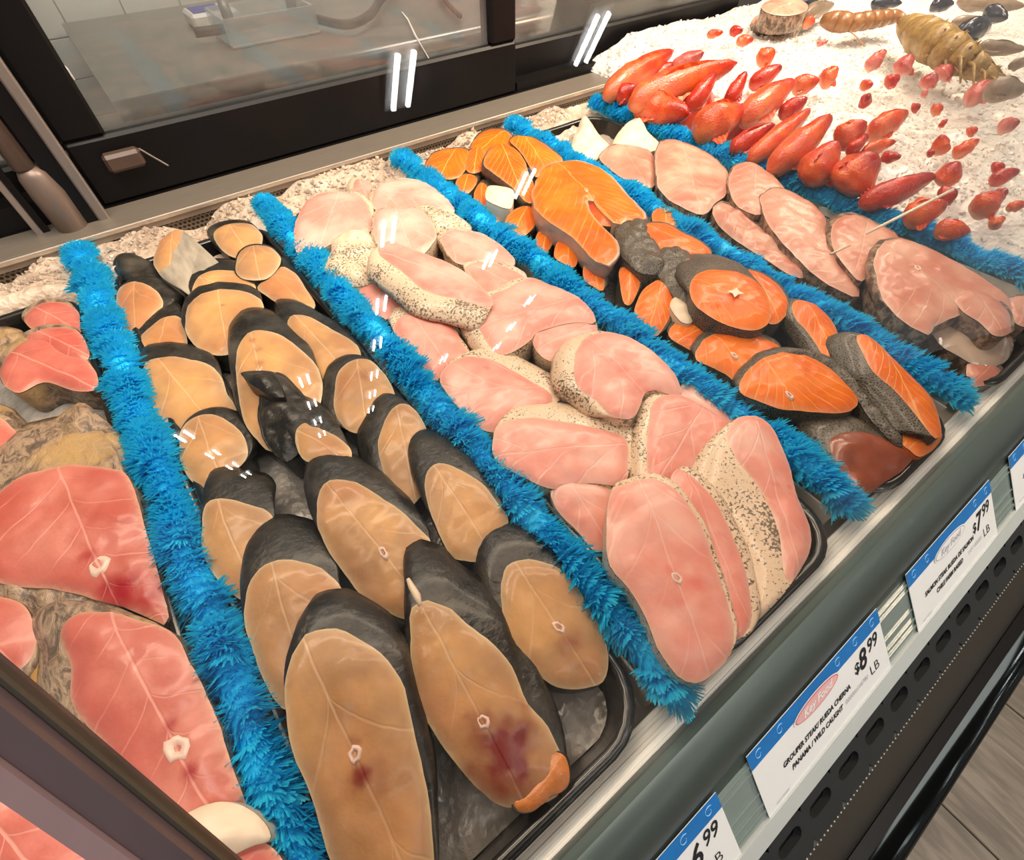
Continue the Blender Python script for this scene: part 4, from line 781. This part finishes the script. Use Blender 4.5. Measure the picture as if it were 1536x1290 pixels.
steak(S, 'brownish salmon scrap between the small piece and the cream block', 'E', [(300,400),(330,345),(362,355),(380,410),(350,472),(312,460)], -.002, (0,.1), (24,-10), .03, tint=.3)
steak(S, 'amber salmon steak in the middle of the rear group', 'E', [(348,250),(378,178),(440,150),(505,175),(552,235),(572,300),(600,360),(600,430),(560,440),(500,375),(440,330),(382,285)], .016, (0,.08), (-20,40), .034, axis=(440,170))
steak(S, 'salmon steak with a red notch against the right divider', 'E', [(478,135),(520,112),(605,128),(685,178),(742,235),(690,262),(640,290),(610,320),(590,290),(550,220),(510,170)], .008, (0,.08), (0,10), .034, blood=[(595,280,22,.9)])
steak(S, 'arched salmon steak furthest back against the grill', 'E', [(280,178),(318,112),(380,80),(452,84),(500,125),(500,170),(430,190),(360,205),(310,205)], .006, (0,.08), (0,8), .034)
steak(S, 'smaller salmon disc between the leftmost and amber steaks', 'E', [(262,220),(285,180),(335,170),(362,215),(355,275),(300,300),(262,280)], .006, (0,.08), (0,14), .034)
steak(S, 'leftmost salmon disc overhanging the blue divider at the tray back', 'E', [(60,262),(88,210),(150,180),(230,174),(280,192),(275,250),(235,310),(180,330),(110,307),(74,287)], .006, (0,.08), (6,14), .03)

# ---- rightmost tray of pale steaks
R_ = 'pale'
steak(R_, 'largest pale pink steak with curved brown skin at the front of its tray', 'G', [(1052,570),(1050,500),(1088,460),(1150,455),(1240,490),(1330,540),(1420,595),(1490,650),(1440,700),(1360,690),(1300,715),(1240,745),(1230,768),(1160,735),(1095,680),(1065,620)], .018, (0,.08), (-50,4), .034, bone=(1180,560), axis=(1090,480))
steak(R_, 'small folded pale fillet end at the front right of its tray', 'G', [(1305,645),(1345,622),(1420,635),(1482,688),(1488,755),(1440,768),(1390,725),(1335,690)], .018, (0,.08), (0,10), .03, tint=.2)
steak(R_, 'pale steak framed by a hooked grey brown skin', 'G', [(905,430),(925,390),(975,375),(1050,400),(1130,455),(1080,500),(1040,560),(1000,590),(950,540),(915,490)], .012, (0,.08), (-38,-4), .034)
steak(R_, 'knobbly pale steak with a ragged red lower edge', 'G', [(676,310),(735,288),(825,325),(885,380),(900,440),(950,480),(985,560),(1000,640),(930,620),(850,570),(770,490),(710,420),(682,360)], .006, (0,.08), (-22,10), .034, blood=[(940,560,50,.35),(860,520,30,.3),(960,520,24,.6)], axis=(950,560))
steak(R_, 'pale steak with speckled skin in the middle of its tray', 'G', [(572,285),(588,222),(640,203),(705,238),(755,288),(760,320),(700,330),(690,370),(640,370),(595,340)], .010, (0,.08), (-18,14), .034)
lump(R_, 'thin pale belly strip against the blue divider', 'G', [(520,350),(568,340),(660,405),(745,478),(820,560),(790,580),(700,525),(600,462),(535,405)], -.002, slope=(0,.08), drop=.03, fmat=F_PALE, smat=S_PALE, bulge=.006)
steak(R_, 'reddish pale steak third from the back of its tray', 'G', [(332,190),(348,140),(400,132),(465,155),(525,190),(570,240),(570,300),(525,340),(485,375),(410,345),(350,300),(335,245)], .010, (0,.08), (-10,8), .034, blood=[(395,175,36,.2)])
steak(R_, 'blotchy pale steak second from the back of its tray', 'G', [(152,185),(200,147),(280,153),(328,185),(338,240),(318,290),(240,265),(180,222)], .004, (0,.08), (-6,10), .03, blood=[(295,262,22,.55)])
lump(R_, 'cream fish tip poking from the ice at the right tray back', 'G', [(196,140),(240,80),(285,62),(305,110),(345,155),(290,175),(220,160)], .004, slope=(0,.1), drop=.03, fmat=M_FAT, smat=M_FAT, name='fish_trim', cat='fish piece')
lump(R_, 'pointed cream fish tip beside the salmon divider at the tray back', 'G', [(60,160),(80,100),(100,55),(125,85),(155,130),(180,160),(150,190),(100,200)], .006, slope=(0,.1), drop=.03, fmat=M_FAT, smat=M_FAT, name='fish_trim', cat='fish piece')
steak(R_, 'shiny wet steak end under the folded fillet', 'G', [(1235,745),(1300,718),(1400,735),(1485,780),(1480,850),(1400,872),(1320,835),(1260,795)], -.006, (0,.08), (0,0), .025, tint=.1, smat=S_PALE, fmat=simple('glassy_fish_belly', (.58, .44, .34), .15, var=.25, scale=40, coat=.6, sss=.2))
steak(R_, 'pink fish end lying in the front corner of the rightmost tray', 'G', [(1352,862),(1390,846),(1455,878),(1450,918),(1380,935),(1350,912)], -.010, (0,.08), (0,6), .02, tint=.3)
steak(R_, 'pink steak edge leaning over the front right tray rim', 'G', [(1478,655),(1540,640),(1580,690),(1540,740),(1490,710)], .006, (0,.08), (0,0), .03)

# ---- leftmost tray of snapper
L = 'snap'
steak(L, 'huge red snapper steak with a ringed backbone in the middle of the leftmost tray', 'L', [(-60,560),(-20,480),(40,432),(110,408),(180,402),(250,410),(290,430),(322,520),(345,600),(372,700),(380,760),(330,745),(270,720),(200,700),(110,680),(20,672),(-50,640)], .004, (.0,.10), (-30,-150), .040, bone=(232,632), blood=[(212,608,16,.9),(280,695,48,1),(345,690,40,1),(240,690,26,.8)], axis=(150,440), endscale=.80)
steak(L, 'large red snapper steak with golden skin in front of the huge one', 'L', [(136,770),(160,742),(205,733),(290,744),(385,778),(430,850),(480,950),(520,1070),(552,1170),(500,1200),(410,1222),(340,1210),(295,1140),(245,1045),(195,985),(162,930),(158,850),(140,810)], .010, (0,.06), (-78,-32), .034, bone=(408,1040), blood=[(395,985,14,.9),(440,1090,14,.9),(285,845,44,.18)], axis=(310,850), endscale=1.0)
steak(L, 'snapper steak cut by the left photo edge below the wrinkled skin', 'L', [(-80,700),(0,698),(60,722),(82,790),(62,848),(0,872),(-80,880)], .006, (0,.08), (30,40), .034)
steak(L, 'snapper steak at the bottom left corner beyond the glass edge', 'L', [(-60,1130),(30,1118),(105,1148),(155,1190),(195,1240),(215,1330),(180,1420),(40,1430),(-60,1400)], .012, (0,.06), (60,30), .034)
steak(L, 'pink snapper slice at the left photo edge beside the wrinkled brown skin', 'L', [(-80,290),(-5,292),(40,330),(92,410),(60,445),(0,462),(-80,460)], -.002, (0,.08), (20,-30), .034)
steak(L, 'snapper steak with a brown back edge behind the wrinkled skin', 'L', [(2,210),(12,160),(55,122),(105,118),(150,150),(200,170),(222,225),(170,235),(100,215),(40,240)], -.004, (0,.08), (0,-16), .034)
steak(L, 'rosy snapper steak next to the back of the leftmost blue divider', 'L', [(62,110),(115,92),(178,102),(200,160),(150,165),(110,145),(70,130)], -.002, (0,.08), (0,-5), .034)
steak(L, 'rearmost red snapper steak in the leftmost tray', 'L', [(55,70),(95,38),(150,38),(182,66),(190,110),(130,108),(75,98)], -.008, (0,.08), (0,-5), .03)
lump(L, 'dark snapper skin scrap at the far left near the tray back', 'L', [(-30,120),(10,95),(60,110),(40,150),(-30,170)], -.010, slope=(0,.08), drop=.03)
lump(L, 'cream strip of fish belly at the bottom beside the blue divider', 'L', [(392,1222),(440,1178),(500,1158),(575,1185),(612,1240),(560,1262),(505,1290),(470,1310),(430,1270)], .018, slope=(0,.06), drop=.034, fmat=M_FAT, smat=M_FAT, name='fish_trim', cat='fish piece')
lump(L, 'grey brown scaly snapper skin between the two largest red steaks', 'L', [(-30,655),(60,652),(150,676),(240,712),(330,752),(250,760),(160,742),(135,790),(110,880),(80,890),(84,800),(60,735),(-30,700)], -.004, slope=(0,.06), drop=.03, bulge=.006)
lump(L, 'golden brown snapper skin edge beside the plum glass strip', 'L', [(95,800),(140,800),(160,900),(185,985),(245,1060),(300,1150),(350,1225),(290,1235),(200,1150),(120,1030),(70,930),(75,850)], -.004, slope=(0,.06), drop=.03, bulge=.006, fmat=simple('golden_fish_skin', (.48, .26, .075), .4, var=.5, scale=70, bump=.5, coat=.2))
lump(L, 'wrinkled brown snapper skin flap right of the left edge slice', 'L', [(180,265),(235,300),(285,350),(295,415),(320,480),(290,440),(240,405),(150,400),(90,400),(110,330)], -.004, slope=(0,.06), drop=.03, bulge=.008)
steak(L, 'deep red snapper cut at the very bottom under the cream strip', 'L', [(480,1300),(520,1262),(590,1248),(640,1300),(640,1400),(500,1400)], .012, (0,.06), (0,0), .03, tint=.5)

st = [o for o in COL.objects if o.get('label') == 'salmon steak with a pale four-point backbone star'][0]
cp = P(*tp('F', (402, 398)), .020); SV = [(cp[0], cp[1], .0300)]
for i in range(8):
    a_ = math.pi/4*i+.6; r_ = .0085 if i % 2 == 0 else .0040; SV.append((cp[0]+r_*1.15*math.cos(a_), cp[1]+r_*math.sin(a_), .0285))
mesh('backbone_star', SV, [(0, 1+i, 1+(i+1) % 8) for i in range(8)], M_FAT, st)
# ---------------------------------------------------------------- red fish in the ice
def redfish_mat(name, A, B, C_):
    t = NT(name); v = t.obj(); m = t.msk(); n = t.noise(t.obj((1, 1, 1)), 55, 4)
    c = t.mix(t.ss(n, .3, .7), A, B); c = t.mix(t.math('MULTIPLY', m[1], .8), c, C_); c = t.mix(m[0], c, (A[0]*.62, A[1]*.35, A[2]*.6))
    t.bump(t.voro(v, 380), .45, .0012); return t.fin(c, .30, coat=.25, sss=.08)
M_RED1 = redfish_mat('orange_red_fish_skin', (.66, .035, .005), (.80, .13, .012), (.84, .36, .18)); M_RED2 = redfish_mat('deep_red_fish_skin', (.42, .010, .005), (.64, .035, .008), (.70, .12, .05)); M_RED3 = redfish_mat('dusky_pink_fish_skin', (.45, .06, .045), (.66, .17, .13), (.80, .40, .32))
def PROF(t): return float(np.interp(t, [0, .04, .12, .25, .42, .60, .78, .90, .97, 1.0], [.25, .58, .82, .98, 1.0, .86, .62, .42, .26, .05]))
def redfish(label, fr, a, b, w_, mat=None, za=.012, zb=.040, grp='red fish standing in the ice', lift=.008):
    w_ = w_*(1.24 if w_ > 72 else 1.1); ns = 1 if w_ > 72 else 2.2
    mat = mat or M_RED1; A = P(*tp(fr, a), za+lift); B = P(*tp(fr, b), zb+lift); mid = tp(fr, ((a[0]+b[0])/2, (a[1]+b[1])/2))
    Mp = (A+B)/2; depth = (Mp-np.array([0, 0, CAMZ]))@FW; R = w_/FR[fr][2]*depth/FPX/2
    SEED[0] += 1; sd = SEED[0]*1.7; d = B-A; L_ = np.linalg.norm(d); d = d/L_; up = np.array([0, 0, 1.])-d*d[2]; up /= np.linalg.norm(up); sd_ = np.cross(d, up)
    K, N = 15, 16; V = []; cols = []
    for k in range(K):
        t_ = k/(K-1); r = PROF(t_)*R
        bend = .10*L_*math.sin(math.pi*t_)*math.sin(sd)*.4
        for i in range(N):
            a_ = 2*math.pi*i/N; rr = r*(1+.16*ns*noise.noise(Vector((t_*5, math.cos(a_)*1.5, sd+math.sin(a_))))+.06*noise.noise(Vector((t_*16, math.cos(a_)*3, sd))))
            p = A+d*(L_*t_)+up*(math.sin(a_)*rr*1.08+bend*.4)+sd_*(math.cos(a_)*rr*.86+bend); V.append(p)
            g_ = noise.noise(Vector((t_*4, math.cos(a_)*2, sd+9))); cols.append((max(0, t_-.62)*2.6+max(0, g_)*.8, max(0, 1.05-1.7*t_+g_*.8)*(.55-.45*math.sin(a_))*1.5, 0, 1))
    F = [(k*N+i, k*N+(i+1) % N, (k+1)*N+(i+1) % N, (k+1)*N+i) for k in range(K-1) for i in range(N)]+[tuple(range(N-1, -1, -1)), tuple((K-1)*N+i for i in range(N))]
    cols = np.clip(cols, 0, 1)
    zmin = min(v[2] for v in V); root = empty('red_fish', (float(A[0]), float(A[1]), float(zmin)), label, 'fish', grp)
    o_ = mesh('body', V, F, mat, root, True, col=cols)
    bm = bmesh.new(); bm.from_mesh(o_.data); bmesh.ops.recalc_face_normals(bm, faces=bm.faces[:]); bm.to_mesh(o_.data); bm.free()
    if R > .011:   # fins: a low ridge of folded rays on the back and one at the side
        for nm_, up_, sg, t0, t1, hh in (('back_fin', up, sd_, .30, .80, .30), ('side_fin', (sd_*.9-up*.3), up, .18, .50, .42)):
            FV = []; FF = []; n = 9
            for i in range(n):
                t_ = t0+(t1-t0)*i/(n-1); r = R*PROF(t_); base = A+d*(L_*t_)+up_*r*.86; h = R*hh*math.sin(math.pi*(i+.6)/n)
                j = (1 if i % 2 else -1)*R*.03
                FV += [base+sg*(j-R*.03), base+sg*(j+R*.03), base+up_*h-d*h*.5+sg*j]
            for i in range(n-1): a0 = i*3; FF += [(a0, a0+3, a0+5, a0+2), (a0+1, a0+2, a0+5, a0+4)]
            mesh(nm_, FV, FF, mat, root, False)
    return root
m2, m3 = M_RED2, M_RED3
for (lab, fr, a, b, w_, mt, za, zb) in [  # the low M_RED2 entries are added fillers, their dark red standing for shaded gaps
 ('added deep red filler fish for the shaded gap behind the blunt orange one', 'H', (470,640), (640,470), 130, M_RED2, -.01, .0),
 ('added dark red filler fish for the shaded gap between the stout fish and the mottled one', 'H', (690,700), (880,560), 150, M_RED2, -.012, .0),
 ('added dark red filler fish for the shade under the long red one of the front row', 'H', (840,860), (1060,720), 140, M_RED2, -.012, .0),
 ('added deep red filler fish for the shade beneath the pale bellied fish', 'H', (1080,940), (1230,800), 130, M_RED2, -.012, .0),
 ('added dark red filler fish for the shaded gap behind the plump brown orange fish', 'I', (180,880), (300,760), 120, M_RED2, -.012, .0),
 ('curved orange fish at the far left end of the heap by the sill', 'H', (25,480), (425,215), 120, None, .015, .045),
 ('short red-tipped fish nearest the blue divider at its back end', 'H', (95,500), (205,420), 95, m2, .005, .03),
 ('red fish wedged between the two big orange ones at the far left', 'H', (270,420), (430,290), 90, m2, .0, .03),
 ('slim pinkish fish tip against the white ice at the back left', 'H', (410,330), (600,225), 75, m3, .02, .05),
 ('longest orange fish lying slantwise at the left of the heap', 'H', (170,530), (790,285), 150, None, .02, .055),
 ('blunt orange fish lying level on the blue divider', 'H', (200,545), (515,580), 150, None, .005, .02),
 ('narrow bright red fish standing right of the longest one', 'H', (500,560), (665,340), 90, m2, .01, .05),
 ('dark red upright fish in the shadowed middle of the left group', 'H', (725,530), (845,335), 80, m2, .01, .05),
 ('stout orange fish with a red cut end above the divider', 'H', (550,690), (830,560), 185, None, .01, .03),
 ('large mottled orange fish behind the stout one', 'H', (810,620), (1120,390), 140, None, .02, .05),
 ('thin dark red fish lying behind the mottled one', 'H', (860,420), (1050,305), 80, m2, .02, .045),
 ('pale red fish tip half sunk in ice behind the front row', 'H', (1030,600), (1195,485), 85, m2, .01, .04),
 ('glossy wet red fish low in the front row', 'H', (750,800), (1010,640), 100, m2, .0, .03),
 ('long red fish with an orange back in the front row', 'H', (855,850), (1215,550), 105, None, .005, .045),
 ('pale bellied orange fish leaning in the front row', 'H', (975,910), (1335,590), 150, None, .005, .05),
 ('plump pointed red orange fish in the centre of the front row', 'H', (1190,990), (1370,735), 185, None, .0, .05),
 ('plump brown orange fish right of the pointed red one', 'I', (190,930), (375,740), 185, None, .0, .05),
 ('small orange fish tail high in the white ice', 'H', (905,290), (1010,210), 80, None, .035, .055),
 ('round orange fish shoulder emerging from the ice at the back', 'H', (1100,430), (1265,385), 80, None, .03, .045),
 ('triangular orange tail right of the round shoulder', 'H', (1280,410), (1370,312), 85, None, .03, .05),
 ('left orange scrap on the ice near the window', 'H', (615,125), (710,108), 38, None, .05, .055),
 ('middle orange scrap on the ice near the window', 'H', (745,105), (825,98), 45, m2, .05, .055),
 ('right orange scrap on the ice near the window', 'H', (785,165), (885,150), 50, None, .048, .052),
 ('orange fish with a red cut belly in the second row', 'I', (170,700), (325,590), 105, None, .02, .05),
 ('knobbly orange fish lying on the ice in the second row', 'I', (330,650), (520,545), 95, None, .025, .045),
 ('bright red scrap below the orange cut-bellied fish', 'I', (230,735), (330,650), 60, m2, .02, .035),
 ('flat orange piece behind the plump brown orange fish', 'I', (300,735), (465,685), 55, None, .02, .03),
 ('small flat red piece right of the plump brown orange fish', 'I', (395,760), (490,758), 45, m2, .02, .03),
 ('long glossy red fish lying low near the blue divider', 'I', (290,985), (655,850), 100, m2, .008, .03),
 ('upright red orange tip behind the long glossy fish', 'I', (690,890), (765,785), 100, None, .02, .05),
 ('orange fish under the white stick', 'I', (500,1070), (715,985), 115, None, .005, .03),
 ('small red tip right of the white stick', 'I', (670,965), (765,925), 75, m2, .015, .03),
 ('bright orange fish lying on ice below the white stick', 'I', (650,1105), (825,1125), 80, None, .01, .015),
 ('orange fish with a dark tip at the right of the heap', 'I', (835,1030), (985,940), 105, None, .015, .035),
 ('orange red chunk near the right photo edge', 'I', (915,880), (1065,825), 70, m2, .02, .035),
 ('tiny red cube behind the right hand chunk', 'I', (925,825), (995,800), 55, m2, .025, .035),
 ('tiny red nub between the chunk and the dark-tipped fish', 'I', (950,960), (1005,915), 50, m2, .02, .035),
 ('orange scrap cut by the right photo edge', 'I', (1000,1005), (1100,990), 45, None, .02, .025),
 ('red orange plug standing alone in the ice', 'I', (680,750), (685,650), 66, None, .02, .045),
 ('orange fish end right of the standing plug', 'I', (745,750), (865,675), 65, None, .025, .04),
 ('pale orange nub above the plug neighbour', 'I', (805,650), (862,620), 42, None, .03, .04),
 ('tiny red dot left of the standing plug', 'I', (612,745), (655,735), 34, m2, .03, .035),
 ('small red fish tip with a streak of blood below it', 'I', (300,510), (335,462), 52, m2, .025, .045),
 ('small orange tip above the blood streak', 'I', (290,415), (355,408), 42, None, .035, .042),
 ('small red tail on the ice below the two pink ones', 'I', (410,415), (485,368), 56, m2, .03, .045),
 ('pink red fish tail standing in the upper ice', 'I', (475,365), (545,260), 80, m3, .03, .06),
 ('mottled dark pink tail left of the standing pink one', 'I', (325,330), (415,245), 62, m3, .035, .055),
 ('dusky pink tail left of the spiny lobster legs', 'I', (600,430), (660,350), 66, m3, .03, .055),
 ('dusky pink fish head against the lobster body', 'I', (670,380), (738,315), 76, m3, .03, .05),
 ('long pink fish below the grey shells at the right', 'I', (815,490), (940,395), 80, m3, .025, .045),
 ('orange square scrap alone in the middle of the ice', 'I', (632,545), (695,515), 50, None, .03, .04),
 ('small red dot above the orange plug', 'I', (675,610), (712,580), 28, m2, .035, .04),
 ('red brown bead in the ice centre', 'I', (538,530), (585,510), 38, m2, .03, .038),
 ('clustered pink pieces near the right photo edge', 'I', (955,620), (1065,590), 62, m3, .03, .04),
 ('small pink bead below the left dusky tail', 'I', (588,465), (618,440), 28, m3, .035, .04),
 ('orange piece low in the ice near the bottom right of the heap', 'I', (920,1100), (990,1050), 55, None, .01, .02),
 ('red fleck of fish high on the ice left of the pink tails', 'I', (80,215), (135,200), 22, m3, .045, .05),
 ]: redfish(lab, fr, a, b, w_, mt, za, zb)

# pink steaks at the far end
for k, (cx, cy, rx, zz, lab) in enumerate([(478, 92, 112, .050, 'lower pink fish steak lying on ice at the far window corner'), (508, 30, 100, .085, 'upper pink fish steak stacked at the far window corner')]):
    steak('pale', lab, 'J', [(cx+rx*math.cos(a_), cy+rx*.38*math.sin(a_)) for a_ in np.linspace(0, 2*math.pi, 11)[:-1]], zz, (0,.1), (-4,30), .03, bone=(cx+15, cy-2), smat=S_PALE)
# lobster and prawn
M_LOB = simple('golden_lobster_shell', (.33, .20, .055), .4, var=.95, scale=90, bump=.9, coat=.2); M_PRW = simple('brown_prawn_shell', (.30, .13, .04), .35, var=.5, scale=100, bump=.5, coat=.4)
def segmented(name, label, cat, pxs, widths, zs, mat, fr='I', legs=0, antenna=None):
    C_ = [P(*tp(fr, p), z_) for p, z_ in zip(pxs, zs)]; root = empty(name, C_[0], label, cat)
    for i in range(len(C_)-1):
        a_, b_ = C_[i], C_[i+1]; dep = (a_-np.array([0, 0, CAMZ]))@FW; r0 = widths[i]/FR[fr][2]*dep/FPX/2; r1 = widths[i+1]/FR[fr][2]*dep/FPX/2; e = (b_-a_)
        MB().tube([a_-e*.12, a_, a_+e*.5, b_, b_+e*.10], [r0*.55, r0*1.0, (r0+r1)/2*1.12, r1*1.02, r1*.6], 12).out('shell_segment' if i else 'head_shell', mat, root, True)
        if legs and i >= 0:
            for s_ in (-1, 1):
                q = a_+e*.5; o_ = np.array([s_*r0*1.6, -r0*1.6*abs(s_), -r0*.6]); MB().tube([q, q+o_*.7+np.array([0, 0, r0*.5]), q+o_*1.35], [r0*.16, r0*.12, r0*.05], 6).out('leg', mat, root, True)
    if legs:
        for i in range(len(C_)-1):
            r0 = widths[i]/FR[fr][2]*((C_[i]-np.array([0, 0, CAMZ]))@FW)/FPX/2
            for k in range(5):
                th = math.radians(20+35*k); q = C_[i]+(C_[i+1]-C_[i])*rng.uniform(.1, .9)+np.array([math.cos(th)*r0*.9, 0, math.sin(th)*r0*.9]); MB().tube([q, q+np.array([math.cos(th)*r0*.35, -r0*.15, math.sin(th)*r0*.3])], [r0*.12, r0*.02], 5).out('spine', mat, root, True)
    if antenna:
        for an in antenna: MB().tube([P(*tp(fr, p), z_) for p, z_ in an], .0012, 5).out('antenna', mat, root, True)
    return root
segmented('tiger_prawn', 'large brown ribbed prawn lying across the upper ice', 'prawn', [(110,95),(180,105),(245,112),(290,105),(335,98),(380,92),(425,85),(470,80),(505,92)], [50,85,70,72,72,68,62,50,26], [.06]*9, M_PRW, antenna=[[((240,150),.06),((275,180),.05),((312,225),.045)]])
segmented('spiny_lobster', 'golden yellow spiny lobster lying on the ice near the top right', 'lobster', [(500,110),(560,150),(620,190),(690,230),(760,270),(820,305),(880,345),(940,380)], [60,120,150,150,140,115,85,45], [.06,.065,.07,.07,.065,.06,.05,.045], M_LOB, legs=1, antenna=[[((520,190),.06),((620,270),.06),((720,290),.06),((810,400),.045)], [((500,200),.055),((600,290),.05),((640,310),.04)]])
M_MUS = simple('blue_black_shell', (.035, .035, .045), .25, var=.4, scale=60, coat=.4); M_GFI = simple('grey_brown_fish_skin', (.26, .19, .13), .35, var=.4, scale=70, bump=.3, coat=.3)
for lab, a, b, w_, mt in [('black shell at the top edge left of the others', (345,15), (495,15), 46, M_MUS), ('black mussel shell second from the left at the top', (635,25), (745,20), 50, M_MUS), ('dark blue shell at the upper right', (895,55), (1005,90), 60, M_MUS), ('large black speckled shell behind the lobster', (760,165), (915,135), 85, M_MUS),
                          ('grey brown fish lying above the dark one at the right edge', (860,225), (1090,240), 55, M_GFI), ('dark grey fish below the lobster tail at the right edge', (900,430), (1090,440), 85, M_GFI), ('small grey fish at the right edge between two others', (1015,315), (1100,305), 42, M_GFI),
                          ('brown fish heap piece at the top right corner', (760,5), (1090,30), 60, M_GFI), ('grey fish tail at the top left of the ice', (25,70), (165,25), 60, M_GFI), ('dark fish head at the top left behind the grey tail', (-10,10), (100,12), 34, M_MUS), ('grey fish above the black speckled shell', (735,105), (905,100), 36, M_GFI)]:
    redfish(lab, 'I', a, b, w_, mt, .055, .055, grp='shells and grey fish at the far end')
redfish('small amber claw piece left of the brown prawn', 'I', (20,110), (72,105), 42, None, .06, .06, grp='red fish standing in the ice')
# white stick
a_, b_ = P(1300, 350, .03), P(1430, 284, .055)
o = MB().tube([a_, (a_+b_)/2, b_], [.0016, .0018, .0016], 8).out('thin_stick', simple('cream_stick', (.95, .85, .66), .4), None, True); tag(o, 'thin cream stick slanting from the pale steaks over the blue divider', 'stick')
for lab, q in (('small cream fin spine lying on the pale steaks', ((1246,381),(1275,368))),):
    a_, b_ = P(*q[0], .03), P(*q[1], .032); o = MB().tube([a_, b_], [.0014, .001], 6).out('fin_spine', simple('spine', (.85, .65, .45), .4), None, True); tag(o, lab, 'fish bone')
q = [P(u, v, .004) for u, v in ((576, 869), (588, 885), (598, 900), (606, 912))]
pp = [P(300+x/2.187, 700+y/2.187, .040) for x, y in ((682,368),(695,395),(712,425),(722,455))]
o = MB().tube(pp, [.0012, .0022, .0026, .0012], 8).out('fin_stub', M_FAT, None, True); tag(o, 'small cream fin stub on the dark skin of the torn kingfish steak', 'fin')
